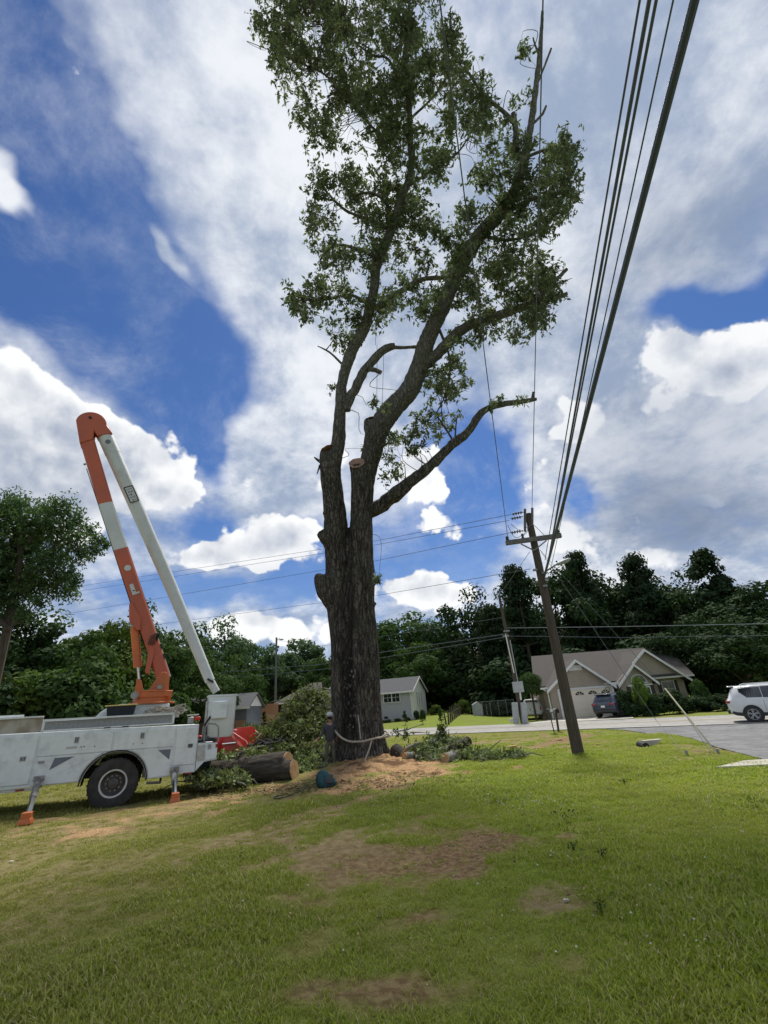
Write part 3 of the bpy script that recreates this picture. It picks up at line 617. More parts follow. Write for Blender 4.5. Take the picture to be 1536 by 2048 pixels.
def tan_house():
    Y=41.5; gz=tz(16,Y)
    def X(u,v,YY=Y): return aty(u,v,YY)
    o=X(1112,1440); t=thing('tan_house','tan house with brown roof, two front gables and a white garage door','house',(o.x,Y,gz))
    L=lambda u,v,YY=Y:(X(u,v,YY)-Vector((o.x,Y,gz)))
    wl=L(1090,1379).x+.35; wr=L(1226,1363).x-.35; eav=2.45; cxg=(wl+wr)/2; pk=L(1147,1320,Y-.4).z
    ee=L(1372,1344,Y+1.6).x-.2   # right end of the house front
    fr=1.6                   # main wall is set back behind the garage front
    # walls
    MB().prism([(wl,-.3),(wr,-.3),(wr,eav),(cxg,pk-.12),(wl,eav)],0,fr+.4,'y').build('garage_wall',SID,t)
    mz=2.55
    wx=L(1066,1378,Y+fr).x+.5; wq=[(wx,fr+.4),(ee,fr+.4),(ee,fr+9.2),(wx+1.6,fr+9.2)]; MB().prism(wq,-.2,mz,'z').build('wall',SID,t,smooth=0)
    # right wing: shallow double gable
    g2l=L(1231,1361,Y+.7).x+.3; g2r=L(1308,1352,Y+.7).x-.3; g2c=(g2l+g2r)/2; p2=L(1264,1328,Y+.3).z; g3c=L(1284,1300,Y+1.2).x; g3r=L(1374,1344,Y+1.2).x-.3; g3l=2*g3c-g3r; p3=L(1283,1299,Y+.9).z
    MB().prism([(g2l,-.3),(g2r,-.3),(g2r,2.5),(g2c,p2-.06),(g2l,2.5)],fr-.9,fr+.6,'y').build('wing_wall',SID,t)
    MB().prism([(g3l,2.5),(g3r,2.5),(g3c,p3-.06)],fr-.35,fr+.5,'y').build('upper_gable',SID,t)
    # main roof
    yb=fr+9.6; ym=fr+4.4; rz_=L(1200,1303,Y+ym).z+.05
    x0=L(1066,1378,Y+fr).x; x1=ee+.5; r0=L(1063,1318,Y+ym).x; r1=L(1330,1290,Y+ym).x; print('house',wl,wr,pk,g2l,g2r,p2,g3l,g3r,p3,rz_,x0,ee,r1)
    rf=roofslab([(x0,fr-.45,2.6),(x1,fr-.45,2.6),(r1,ym,rz_),(r0,ym,rz_)]).build('roof',SHING,t,smooth=0)
    xb=L(1070,1378,Y+yb).x; roofslab([(x0,fr-.45,2.6),(r0,ym,rz_),(xb,yb,2.6)]).build('roof',SHING,t,smooth=0); roofslab([(xb,yb,2.6),(r0,ym,rz_),(r1,ym,rz_),(x1,yb,2.6)]).build('roof',SHING,t,smooth=0)
    roofslab([(x1,fr-.45,2.6),(x1,yb,2.6),(r1,ym,rz_)]).build('roof',SHING,t,smooth=0)
    MB().tube([(r1-.9,ym+.1,rz_-.1),(r1-.9,ym+.1,rz_+.45)],.08,8).build('vent_pipe',TRIM,rf); MB().box((r1-.5,ym,rz_+.1),(.35,.35,.3)).build('chimney',TRIM,rf)
    def gable(l,r,e,p,yf,yk,ov=.35,nm='gable_roof'):
        c=(l+r)/2; sl=(p-e)/((r-l)/2)
        for sgn,xe in((-1,l),(1,r)):
            xo=xe+sgn*ov; ze=e-sl*ov
            ro=roofslab([(xo,yf-.4,ze+.06),(c,yf-.4,p+.06),(c,yk,p+.06),(xo,yk,ze+.06)],.1).build(nm,SHING,t,smooth=0)
            d=Vector((c-xo,0,p-ze)); n=Vector((-d.z,0,d.x)).normalized(); n=n if n.z>0 else -n
            a=Vector((xo,yf-.41,ze+.05)); b=Vector((c,yf-.41,p+.05))
            MB().add([tuple(a),tuple(b),tuple(b-Vector((0,0,.24))),tuple(a-Vector((0,0,.24))),tuple(a+Vector((0,-.04,0))),tuple(b+Vector((0,-.04,0))),tuple(b+Vector((0,-.04,-.24))),tuple(a+Vector((0,-.04,-.24)))],[(0,1,2,3),(7,6,5,4),(0,4,5,1),(2,6,7,3),(1,5,6,2),(0,3,7,4)]).build('fascia',TRIM,ro,smooth=0)
    gable(wl,wr,2.45,pk,0,fr+3.2); gable(g2l,g2r,2.5,p2,fr-.9,fr+2.4); gable(g3l,g3r,2.5,p3,fr-.35,fr+4.2)
    MB().box(((x1+g3l)/2+.6,fr-.5,2.58),(x1-g3l-1.2,.14,.14)).build('gutter',TRIM,t); MB().box((g2r+.9,fr-.1,2.9),(3.,1.2,.08),M=Matrix.Rotation(R_(18),3,'X')).build('porch_roof',SHING,t)
    for x in(-.3+wl-.15,): 
        MB().box((x+.15,-.1,2.42),(.9,.16,.14)).build('gutter',TRIM,t); MB().tube([(x-.1,-.1,2.4),(x+.25,-.08,2.1),(x+.3,-.06,.1)],.05,8).build('downspout',TRIM,t)
    MB().box((wr+.15,-.1,2.42),(1.2,.16,.14)).build('gutter',TRIM,t); MB().tube([(wr+.1,-.08,2.4),(wr+.12,-.06,.1)],.05,8).build('downspout',TRIM,t)
    # louvre at the top of the garage gable
    MB().box((cxg,-.03,pk-.62),(1.1,.06,.42)).build('gable_vent',TRIM,t)
    # garage door
    dl=L(1120,1392).x; dr=L(1223,1380).x; dz=2.15
    f=MB(); f.box(((dl+dr)/2,-.04,dz+.07),(dr-dl+.3,.1,.14)); f.box((dl-.08,-.04,dz/2),(.15,.1,dz)); f.box((dr+.08,-.04,dz/2),(.15,.1,dz)); f.build('door_frame',TRIM,t)
    gd=MB().box(((dl+dr)/2,.01,dz/2),(dr-dl,.04,dz)).build('garage_door',DOORW,t); pw=(dr-dl)/4
    pm=None
    for i in range(4):
        for j in range(4):
            if pm is None: pm=MB().box((0,0,0),(pw-.10,.03,dz/4-.05)).build('panel',DOORW,gd,bev=.01); p=pm
            else: p=pm.copy(); COL.objects.link(p)
            p.location=(dl+pw*(i+.5),-.015,dz/4*(j+.5))
        a=[(dl+pw*(i+.5)+.36*math.cos(k*math.pi/8),dz*.80+.27*math.sin(k*math.pi/8)) for k in range(9)]
        MB().prism(a,-.05,-.032,'y').build('arched_pane',GLASS,gd)
        s=MB(); 
        for k in(2,4,6): s.tube([(dl+pw*(i+.5),-.055,dz*.80),(dl+pw*(i+.5)+.36*math.cos(k*math.pi/8),-.055,dz*.80+.27*math.sin(k*math.pi/8))],.018,4)
        s.build('sunburst',DOORW,gd)
    # front windows and shutters
    w1=g2c+.25; yw=fr-.9
    window(t,w1,1.35,1.5,1.1,yw,2,2,1); 
    a=[(w1+.62*math.cos(k*math.pi/10),2.35+.55*math.sin(k*math.pi/10)) for k in range(11)]; MB().prism(a,yw-.04,yw-.01,'y').build('arched_window',GLASS,t)
    q=MB(); q.tube([(w1+.66*math.cos(k*math.pi/10),yw-.04,2.35+.6*math.sin(k*math.pi/10)) for k in range(11)],.05,6); q.box((w1,yw-.04,2.3),(1.5,.08,.08)); q.build('arch_trim',TRIM,t)
    MB().box((w1,yw-.05,2.12),(2.1,.09,.12)).build('window_head',TRIM,t)
    for s in(-1,1): MB().box((w1+s*1.0,yw-.03,1.4),(.32,.06,1.3)).build('shutter',SHUT,t,bev=.01)
    w2=ee-1.5; window(t,w2,1.65,1.0,1.2,fr+.38,2,2,1)
    for s in(-1,1): MB().box((w2+s*.72,fr+.37,1.65),(.3,.06,1.3)).build('shutter',SHUT,t,bev=.01)
    MB().box((wr+.62,-.05+fr-.2,1.1),(.75,.06,2.1)).build('front_door',SHUT,t)
    q=MB(); q.lathe([(.17,-.03),(.20,0),(.17,.03)],(wr-.28,-.06,1.95),'y',16); q.build('wreath',mat('wreath',(.2,.16,.1)),t)
    return t
tan_house()
def grey_house():
    Y=55.; C=aty(826,1434,Y); gz=tz(C.x,Y)+.0; base=C.z
    t=thing('grey_house','grey brick cottage with white gable end and paired front window, behind the big trunk','house',(C.x,Y,min(gz,base)),R_(-15))
    z0=0; s=(aty(826,1434,Y)-aty(726,1434,Y)).length/100     # metres per pixel here
    wl=-(826-640)*s-.3; ev=(1434-1379)*s; dp=7.5; rid=ev+1.55
    rz=0; ex=1.2
    # main body; the gable end faces right
    MB().box((wl/2,dp/2,ev/2-.3),(-wl,dp,ev+.6)).build('wall',BRICKG,t)
    MB().prism([(0,-.6),(dp,-.6),(dp,ev),(dp/2,rid-.08),(0,ev)],.005,.06,'x').build('gable_wall',SIDW,t)
    for k,(a,b,c,d) in enumerate([((wl-.4,-.35,ev-.12),(.35,-.35,ev-.12),(.35,dp/2,rid),(wl-.4,dp/2,rid)),((wl-.4,dp/2,rid),(.35,dp/2,rid),(.35,dp+.35,ev-.12),(wl-.4,dp+.35,ev-.12))]):
        r=roofslab([a,b,c,d],.1).build('roof',SHGR,t,smooth=0)
    for (y0,z0_,y1,z1) in((-.36,ev-.13,dp/2,rid-.01),(dp/2,rid-.01,dp+.36,ev-.13)):
        MB().add([(.34,y0,z0_),(.34,y1,z1),(.34,y1,z1-.2),(.34,y0,z0_-.2),(.38,y0,z0_),(.38,y1,z1),(.38,y1,z1-.2),(.38,y0,z0_-.2)],[(0,1,2,3),(4,7,6,5),(0,4,5,1),(2,6,7,3),(1,5,6,2),(0,3,7,4)]).build('fascia',TRIM,t,smooth=0)
    MB().box((wl/2,-.38,ev-.18),(-wl+.7,.1,.18)).build('gutter',TRIM,t); MB().tube([(-.08,-.36,ev-.25),(-.06,-.08,ev-.5),(-.05,-.06,.1)],.05,8).build('downspout',TRIM,t)
    window(t,-(826-785)*s,(1434-1391)*s,1.85,.95,-.01,2,2,2)
    for u in(770,808): MB().box((-(826-u)*s,-.02,.35),(.42,.05,.22)).build('crawl_vent',DARKM,t)
    for k,yy in enumerate((dp*.33,dp*.48,dp*.63)): window(t,yy,ev-.95,.38,1.35,.065,1,1,1,facing='x',depth=.05)
    # porch left of the trunk
    px=wl-.2; q=MB().box((px-1.6,-.9,ev-.15),(3.6,1.9,.18)).build('porch_beam',TRIM,t)
    MB().prism([(px-3.4,ev-.05),(px+.2,ev-.05),(px-1.6,ev+1.0)],-1.8,-1.7,'y').build('porch_gable',SIDW,t)
    roofslab([(px-3.7,-1.95,ev-.15),(px-1.6,-1.95,ev+1.12),(px-1.6,2.4,ev+1.12),(px-3.7,2.4,ev-.15)]).build('porch_roof',SHGR,t,smooth=0); roofslab([(px+.5,-1.95,ev-.15),(px+.5,2.4,ev-.15),(px-1.6,2.4,ev+1.12),(px-1.6,-1.95,ev+1.12)]).build('porch_roof',SHGR,t,smooth=0)
    for k in range(4): MB().box((px-3.3+k*1.1,-1.72,ev/2-.2),(.13,.13,ev-.0)).build('porch_post',TRIM,t)
    MB().box((px-2.2,.35,ev/2-.2),(4.2,.2,ev)).build('porch_wall',BRICKR,t)
    MB().box((-.3+.1,-.5,.12),(2.2,.9,.28)).build('step',CONC,t)
grey_house()
def brown_house():
    Y=60.; C=aty(560,1415,Y); D=aty(650,1410,Y); b=tz(C.x,Y)
    t=thing('brick_house','low brick house with hipped brown roof, half hidden by the brush pile','house',(C.x,Y,b))
    w=D.x-C.x; ev=aty(600,1402,Y).z-b; rg=aty(600,1364,Y).z-b
    MB().box((w/2,4,ev/2-.2),(w-.4,8,ev+.4)).build('wall',BRICKR,t)
    roofslab([(-.6,-.5,ev),(w,-.5,ev),(w-1,4,rg),(3.2,4,rg)]).build('roof',SHING,t,smooth=0); roofslab([(-.6,-.5,ev),(3.2,4,rg),(-.6,8.5,ev)]).build('roof',SHING,t,smooth=0); roofslab([(-.6,8.5,ev),(3.2,4,rg),(w-1,4,rg),(w,8.5,ev)]).build('roof',SHING,t,smooth=0)
    MB().box((w/2-.3,-.52,ev-.12),(w+.6,.06,.2)).build('fascia',TRIM,t)
    window(t,2.2,ev*.6,1.2,1.1,-.01)
brown_house()
def shed():
    Y=46.; C=aty(350,1425,Y); D=aty(500,1412,Y); b=tz(C.x,Y)
    t=thing('shed','grey-roofed outbuilding seen behind the white bucket','shed',(C.x,Y,b)); w=D.x-C.x; ev=aty(430,1417,Y).z-b; rg=aty(430,1395,Y).z-b+.3
    DS=mat('siding_grey',(.14,.155,.17),(.12,.135,.15),rough=.8); LB=mat('board_brown',(.33,.19,.12),(.28,.16,.10),stretch=(8,1,1),rough=.8)
    MB().box((w/2,2.5,ev/2-.2),(w-.6,5,ev+.4)).build('wall',DS,t)
    MB().box((w/2,-.06,ev*.30),(w-.8,.08,ev*.6)).build('cladding',LB,t)
    MB().prism([(0,ev),(5,ev),(2.5,rg-.1)],w-.36,w-.24,'x').build('gable_wall',SIDW,t)
    roofslab([(-.3,-.4,ev-.1),(w,-.4,ev-.1),(w,2.5,rg),(-.3,2.5,rg)]).build('roof',SHGR,t,smooth=0); roofslab([(-.3,2.5,rg),(w,2.5,rg),(w,5.4,ev-.1),(-.3,5.4,ev-.1)]).build('roof',SHGR,t,smooth=0)
    MB().box((w/2,-.42,ev-.14),(w+.2,.06,.18)).build('fascia',TRIM,t)
shed()
def tan_fence():
    Y=56.; A=aty(494,1440,Y); B=aty(556,1437,Y); b=min(tz(A.x,Y),A.z); t=thing('board_fence','tan wooden board fence between the shed and the brick house','fence',(A.x,Y,b))
    WD=mat('fence_board',(.46,.24,.13),(.38,.20,.11),stretch=(5,5,1),scale=2,rough=.8,island=.12); h=aty(520,1409,Y).z-b; w=B.x-A.x; n=26; bw=w/n; pm=None
    for i in range(n):
        if pm is None: p=pm=MB().box((0,0,h/2),(bw-.015,.03,h)).build('board',WD,t)
        else: p=pm.copy(); COL.objects.link(p)
        p.location=(bw*(i+.5),0,random.uniform(-.01,.01))
    for z in(.3,h-.3): MB().box((w/2,.04,z),(w,.04,.09)).build('rail',WD,t)
tan_fence()
def picket_fence():
    WD=mat('post_dark',(.06,.05,.04),(.10,.085,.065),stretch=(4,4,1),rough=.9); A=gnd(893,1453); B=aty(938,1420,68)
    t=thing('post_fence','row of short dark rustic posts running back across the lawn','fence',(A.x,A.y,tz(A.x,A.y))); n=16; pm=None
    d=Vector((B.x-A.x,B.y-A.y,0))
    for i in range(n):
        f=i/(n-1); x,y=d.x*f,d.y*f; z=tz(A.x+x,A.y+y)-tz(A.x,A.y)
        if pm is None: p=pm=MB().tube([(0,0,-.2),(0.01,0,.6),(0,.01,1.15)],[.09,.08,.06],7).build('post',WD,t)
        else: p=pm.copy(); COL.objects.link(p)
        p.location=(x,y,z); p.rotation_euler=(random.uniform(-.1,.1),random.uniform(-.1,.1),i)
        if i<n-1:
            x2,y2=d.x*(i+1)/(n-1),d.y*(i+1)/(n-1); z2=tz(A.x+x2,A.y+y2)-tz(A.x,A.y); MB().tube([(x,y,z+.75),(x2,y2,z2+.72)],.035,6).build('rail',WD,t)
picket_fence()
def wire_fence():
    G=mat('galvanised',(.30,.31,.32),rough=.5,metal=.6); A=gnd(948,1432); B=gnd(1028,1434); y=(A.y+B.y)/2; t=thing('wire_fence','thin chain-link fence across the lawn beside the meter pole','fence',(A.x,y,tz(A.x,y)))
    w=aty(1032,1430,y).x-A.x; n=6
    for i in range(n): MB().tube([(w*i/(n-1),0,-.1),(w*i/(n-1),0,1.4)],.03,6).build('post',G,t)
    MB().tube([(0,0,1.38),(w,0,1.38)],.02,6).build('rail',G,t)
    m=MB(); k=int(w/.30)
    for i in range(k+5):
        for s in(-1,1):
            x0=i*.30-1.4*(s>0); x1=x0+s*1.35; a=max(0,min(w,x0)); b=max(0,min(w,x1))
            if abs(b-a)<.05: continue
            za=(a-x0)/(x1-x0)*1.35; zb=(b-x0)/(x1-x0)*1.35; m.tube([(a,0,za+.02),(b,0,zb+.02)],.005,3,cap=False)
    m.build('wire_mesh',G,t)
wire_fence()
# plants of the gardens
P=[('shrub2','dark',1255,1372,1420,37.5,66,'dark green hedge bush nearest the dark blue car'),('shrub1','dark',1300,1370,1418,37,80,'wide dark hedge bush under the arched window'),
   ('shrub2','dark',1350,1374,1412,37,80,'dark hedge bush under the right shuttered window'),('shrub1','dark',1395,1380,1412,37,70,'hedge bush at the right corner of the tan house'),('shrub2','mid',1410,1350,1412,39,50,'yellowish green tall bush right of the tan house'),
   ('shrub2','dark',1447,1382,1408,36,70,'dark bush between the tan house and the white car'),('oak2','lime',1290,1352,1415,36.5,40,'small light green tree in front of the arched window'),
   ('shrub1','dark',833,1414,1434,54,16,'clipped dark ball bush left of the pair at the grey house corner'),('shrub1','dark',846,1413,1433,54,14,'clipped dark ball bush right of the pair at the grey house corner')]
for (v,k,u,vt,vb,Y,w,lab) in P:
    q=aty(u,vb,Y); tp=aty(u,vt,Y); ww=(aty(u+w,vt,Y)-aty(u,vt,Y)).length/(1.25 if 'shrub' in v else 1); tree(v,k,q.x,Y,tp.z-tz(q.x,Y),ww,lab,cat='bush',group='garden bushes',name='bush')
P=[(776,1437,'first low shrub right of the big trunk'),(795,1436,'second low shrub under the grey house window'),(815,1435,'third low shrub by the grey house vent'),(765,1438,'low shrub half hidden by the big trunk')]
for (u,v,lab) in P: q=aty(u,v,54.2); tree('shrub1','mid',q.x,54.2,.45,.75,lab,cat='shrub',group='low shrubs along the grey house',name='low_shrub')
P=[(811,1452,'small cone shrub beside the road, left of the pair'),(846,1451,'small cone shrub beside the road, right of the pair'),(883,1450,'leafy sapling beside the first fence post')]
for (u,v,lab) in P: q=gnd(u,v-2); tree('pine1','mid',q.x,q.y,1.3,1.2,lab,cat='shrub',group='young shrubs along the road',name='young_shrub')
for (u,v,h,w,lab) in((870,1412,1.2,1.6,'drooping light green plant on the lawn behind the grey house'),(905,1408,1.0,1.4,'small leafy plant on the far lawn'),(925,1412,1.8,1.6,'leafy plant at the far end of the post fence'),(975,1405,3.4,4.4,'yellow-green spreading bush in front of the dark wood'),(1000,1400,3.,4.,'low bush beside the yellow-green one, by the meter pole')):
    q=aty(u,v,62 if v<1410 else 58); tree('shrub2','olive',q.x,q.y,h,w,lab,cat='plant',group='plants on the far lawn',name='lawn_plant')
for (u,v,h,w,lab) in((528,1435,2.4,1.5,'small dark cone tree in front of the tan board fence'),(545,1437,1.6,2.0,'dark low shrub at the right end of the tan fence'),(478,1440,2.6,2.2,'dark shrub between the shed and the tan fence')):
    q=aty(u,v,52.); tree('pine2' if 'cone' in lab else 'shrub1','dark',q.x,q.y,h,w,lab,cat='shrub',name='garden_shrub')
def round_tree():
    Yb=42.3; q=aty(1064,1391,Yb); tp=aty(1064,1331,Yb); w=(aty(1095,1370,Yb)-aty(1040,1370,Yb)).length/1.2; g=tz(q.x,Yb); h=(tp.z-q.z)/.98
    o=tree('shrub1','mid',q.x,Yb,h,w,'small round-headed green tree left of the tan house garage, above the old white car',name='round_tree',z=q.z); k=(q.z-g)/h
    MB().tube([(0,0,-k),(.01,0,0),(0,0,.3)],[.05,.04,.02],8).build('trunk',BARK,o)
round_tree()
def hedge():
    rg=np.random.default_rng(5); A=gnd(1270,1423); B=gnd(1455,1412); n=9000; f=rg.uniform(0,1,n); x=A.x+(B.x-A.x)*f; y=A.y+(B.y-A.y)*f+rg.normal(size=n)*.5; z=terr(x,y)+rg.uniform(0,.75,n)
    Pn=np.stack([x,y,z],1); N=unit(rg.normal(size=(n,3))+[0,-.6,1]); D=unit(rg.normal(size=(n,3))+[0,0,1.2]); L=rg.uniform(.15,.3,n); V,Q=leaf_quads(Pn,D,N,L,L*.4)
    o=npmesh('border_plants',V,Q,LF['mid']); tag(o,'strip of long grassy border plants in front of the dark hedge','plants')
hedge()
# ================================================================ bucket truck
def frame_M(x0,y0,z0,yaw,pit):
    cy,sy=math.cos(yaw),math.sin(yaw); cp,sp=math.cos(pit),math.sin(pit)
    ex=Vector((cy*cp,sy*cp,sp)); ey=Vector((-sy,cy,0)); ez=ex.cross(ey)
    M=Matrix.Identity(4)
    for i in range(3): M[i][0]=ex[i];M[i][1]=ey[i];M[i][2]=ez[i]
    M.translation=(x0,y0,z0); return M
TRM=frame_M(-7.047,12.492,-.172,.448,-.018); TRI=TRM.inverted()
def tl(u,v,y):
    o=TRI@Vector((0,0,H)); p=TRI@(Vector((0,0,H))+Vector(ray(u,v))); d=p-o; t=(y-o.y)/d.y; return o+d*t
WP=mat('paint_white',(.70,.74,.74),(.64,.68,.67),scale=1.3,rough=.35,spec=.5,dirt=.35); WPD=mat('paint_white_old',(.50,.51,.48),(.42,.42,.38),scale=2,rough=.5,dirt=.55)
ORG=mat('paint_orange',(.56,.135,.025),(.45,.11,.03),scale=1.5,rough=.42,dirt=.35,spec=.5); RED=mat('boom_red',(.50,.12,.06),(.43,.11,.07),scale=1.0,rough=.45,dirt=.15); BGR=mat('boom_grey',(.58,.61,.60),(.52,.54,.53),scale=.9,rough=.5,dirt=.25)
TYRE=mat('tyre_rubber',(.035,.033,.031),(.055,.052,.046),scale=5,rough=.9,bump=.3); STEEL=mat('worn_steel',(.32,.32,.31),(.22,.21,.20),scale=6,rough=.45,metal=.7); CHROME=mat('chrome',(.75,.75,.75),(.6,.6,.6),rough=.15,metal=1.); BLK=mat('black_paint',(.022,.022,.023),(.035,.033,.03),rough=.5); GREYM=mat('grey_paint',(.16,.18,.21),(.13,.15,.17),rough=.6)
RIMM=mat('rim_dark',(.07,.065,.06),(.12,.11,.10),scale=9,rough=.6,metal=.3); RIMW=mat('rim_ring',(.60,.60,.57),(.45,.44,.42),rough=.5); YEL=mat('bin_yellow',(.62,.48,.14),(.55,.45,.2),rough=.6); REDL=mat('lamp_red',(.30,.02,.02),rough=.3,spec=.6); ROPEM=mat('rope_fibre',(.42,.38,.31),(.30,.27,.22),scale=40,rough=.95)
def truck():
    t=thing('bucket_truck','white utility bucket truck with folded orange and white boom, parked left of the big tree','truck',M=TRM)
    # side bodies (near and far) with wheel arch cut out
    xf=-3.6
    def side_poly():
        P=[(xf,.58),(-1.45,.60),(-1.42,.605),(-.69,.61)]
        P+=[(.69*math.cos(a),.5+.69*math.sin(a)) for a in [math.pi-.16-(math.pi-.32)*k/16 for k in range(17)]]
        P+=[(.69,.53),(1.25,.53),(1.25,.575),(1.83,.575),(1.83,1.70),(xf,1.74)]
        return P
    b=MB().prism(side_poly(),0.,.52,'y').prism(side_poly(),1.88,2.4,'y'); b.box(((xf+1.83)/2,1.2,1.16),(1.83-xf,1.36,.08)); bo=b.build('side_body',WP,t,smooth=30,bev=.012)
    # wheel arch liner and flare
    a=MB().loft([[(r*math.cos(q),y,.5+r*math.sin(q)) for q in [.02+(math.pi-.04)*k/20 for k in range(21)]] for (r,y) in((.70,-.035),(.735,-.035),(.735,.02))],cap=False,closed=False); a.build('arch_trim',BLK,bo)
    MB().loft([[(.685*math.cos(q),y,.5+.685*math.sin(q)) for q in [math.pi*k/20 for k in range(21)]] for y in(.0,.52)],cap=False,closed=False).build('arch_liner',BLK,bo)
    # doors: proud panels with a small gap between them
    def door(x0,x1,z0,z1,poly=None,name='compartment_door'):
        m=MB(); m.prism(poly or [(x0+.012,z0+.01),(x1-.012,z0+.01),(x1-.012,z1-.01),(x0+.012,z1-.01)],-.022,-.001,'y'); return m.build(name,WP,t,bev=.006)
    def latch(d,x,z,w=.085,h=.125):
        m=MB(); 
        for(a,b_,c,e) in((x-w/2,x+w/2,z+h/2-.015,z+h/2),(x-w/2,x+w/2,z-h/2,z-h/2+.015),(x-w/2,x-w/2+.015,z-h/2+.015,z+h/2-.015),(x+w/2-.015,x+w/2,z-h/2+.015,z+h/2-.015)): m.box(((a+b_)/2,-.032,(c+e)/2),(b_-a,.018,e-c))
        m.build('latch',STEEL,d); MB().box((x,-.028,z),(w-.034,.008,h-.034)).build('latch_pocket',GREYM,d); MB().box((x,-.034,z),(w*.35,.012,h*.7)).build('latch_handle',STEEL,d)
    d1=door(-3.55,-2.50,.66,1.68); d2=door(-2.48,-1.70,.66,1.68); latch(d2,-1.92,1.20,.11,.09)
    d3=door(-1.68,-.15,1.21,1.67); latch(d3,-.92,1.52); d4=door(-.13,1.27,1.21,1.66); latch(d4,.50,1.52); 
    d5=door(1.29,1.82,.76,1.64); latch(d5,1.66,1.20,.11,.085)
    latch(d5,1.66,1.20,.11,.085)
    arcL=[(-.76*math.cos(q),.5+.76*math.sin(q)) for q in [.18+.98*k/8 for k in range(9)]]
    dl=door(0,0,0,0,[(-1.66,.63)]+arcL+[(-.30,1.195),(-1.66,1.195)],'lower_panel'); arcR=[(.76*math.cos(q),.5+.76*math.sin(q)) for q in [.06+1.1*k/8 for k in range(9)]]
    dr=door(0,0,0,0,[(1.24,.56),(1.24,1.18),(.35,1.18)]+arcR[::-1],'lower_panel')
    MB().prism([(-1.36,.92),(-1.30,1.165),(-.90,1.165)],-.028,-.0225,'y').build('triangle_mark',GREYM,dl); MB().prism([(1.19,.92),(1.20,1.155),(.90,1.155)],-.028,-.0225,'y').build('triangle_mark',GREYM,dr)
    MB().box((-1.55,-.03,1.10),(.12,.012,.05)).build('badge',STEEL,dl)
    for (x,z,d) in((-.80,1.36,d3),(-.74,1.36,d3),(-.52,1.35,d3),(.32,1.34,d4),(.52,1.34,d4)): MB().lathe([(.014,-.028),(.014,-.022)],(x,0,z),'y',8,cap=True).build('rivet',BLK,d)
    MB().box((-1.0,-.026,1.36),(.22,.004,.05)).build('faded_sticker',WPD,d3)
    # bottom skirt strips, reflector, rear tail
    MB().box(((xf-1.5)/2,.02,.56),(-1.5-xf,.05,.05)).build('skirt_rail',WPD,t)
    for x in(-2.3,-1.85,1.68): MB().box((x,-.012,.565),(.16,.02,.035)).build('reflector',REDL,t)
    MB().prism([(1.84,1.24),(2.34,1.22),(2.34,.82),(2.04,.79),(1.85,.60),(1.84,.60)],.02,.5,'y').prism([(1.84,1.24),(2.34,1.22),(2.34,.82),(2.04,.79),(1.85,.60),(1.84,.60)],1.9,2.38,'y').box((2.24,1.2,1.0),(.18,1.4,.4)).build('tail_box',WP,t,bev=.01)
    tb=MB().prism([(1.86,1.20),(2.02,1.195),(2.02,.83),(1.86,.83)],-.004,.016,'y').build('tail_door',WPD,t); MB().prism([(2.04,1.05),(2.33,1.045),(2.33,.85),(2.06,.82)],-.004,.016,'y').build('tail_door',WP,t,bev=.005); MB().box((2.14,.0,1.14),(.07,.04,.10)).build('latch',STEEL,tb); MB().box((2.32,.03,1.15),(.05,.06,.08)).build('tail_light',REDL,t)
    MB().tube([(2.0,.1,1.24),(2.0,.1,1.62),(2.08,.1,1.70),(2.25,.1,1.68),(2.34,.1,1.6),(2.36,.1,1.24)],.018,8).build('grab_handle',STEEL,t)
    # rails above the boxes, bed inside
    r=MB(); r.box((-.25,.03,1.995),(2.87,.05,.04)); r.box((-1.68,.03,1.86),(.04,.05,.26)); r.box((1.17,.03,1.88),(.04,.05,.24)); r.box((-.25,.03,1.76),(2.87,.05,.035)); r.box((-.25,.26,1.94),(2.87,.03,.05)); r.build('top_rail',WP,t)
    MB().box((-.25,.10,1.87),(2.83,.012,.2)).build('rail_panel',mat('mesh_grey',(.30,.31,.31),(.24,.25,.25),scale=20,rough=.8),t)
    MB().box((-2.66,.06,1.90),(1.9,.04,.32)).build('front_sideboard',mat('stained_board',(.42,.40,.34),(.25,.21,.15),scale=3,rough=.8),t); MB().box((-2.66,.04,2.08),(1.9,.08,.035)).build('sideboard_cap',WP,t); MB().box((-2.7,.7,2.06),(.9,.04,.20)).build('inner_board',WP,t)
    MB().box((-1.1,2.36,1.9),(4.5,.04,.3)).build('far_sideboard',WP,t)
    for x in(-.32,.08): MB().box((x,-.02,1.745),(.14,.03,.03)).build('hinge',BLK,t)
    # chassis, axle, wheels
    MB().box((-.8,.85,.72),(6.,.10,.24)).box((-.8,1.55,.72),(6.,.10,.24)).build('chassis_rail',BLK,t); MB().tube([(0,.3,.5),(0,2.1,.5)],.09,10).ball((0,1.2,.5),.24).build('axle',BLK,t)
    MB().tube([(.73,.25,.42),(1.05,.25,.40),(1.05,.6,.45)],.03,8).box((.85,.8,.62),(.5,.5,.2)).build('step_bar',STEEL,t)
    def wheel(y,dual=False):
        w=MB().lathe([(.30,-.12),(.40,-.135),(.50,-.13),(.545,-.10),(.55,-.05),(.55,.08),(.53,.12),(.40,.14),(.30,.12)],(0,y+.14,.5),'y',40).build('wheel',TYRE,t)
        g=MB(); 
        for k in range(36):
            a=k*math.pi/18; g.box((.545*math.cos(a),y+.14+(.05 if k%2 else -.05),.5+.545*math.sin(a)),(.035,.09,.03),M=Matrix.Rotation(-a,3,'Y'))
        g.build('tread_block',TYRE,w,smooth=0)
        MB().lathe([(.315,-.115),(.30,-.125),(.275,-.12),(.262,-.09)],(0,y+.14,.5),'y',36).build('rim_ring',RIMW,w)
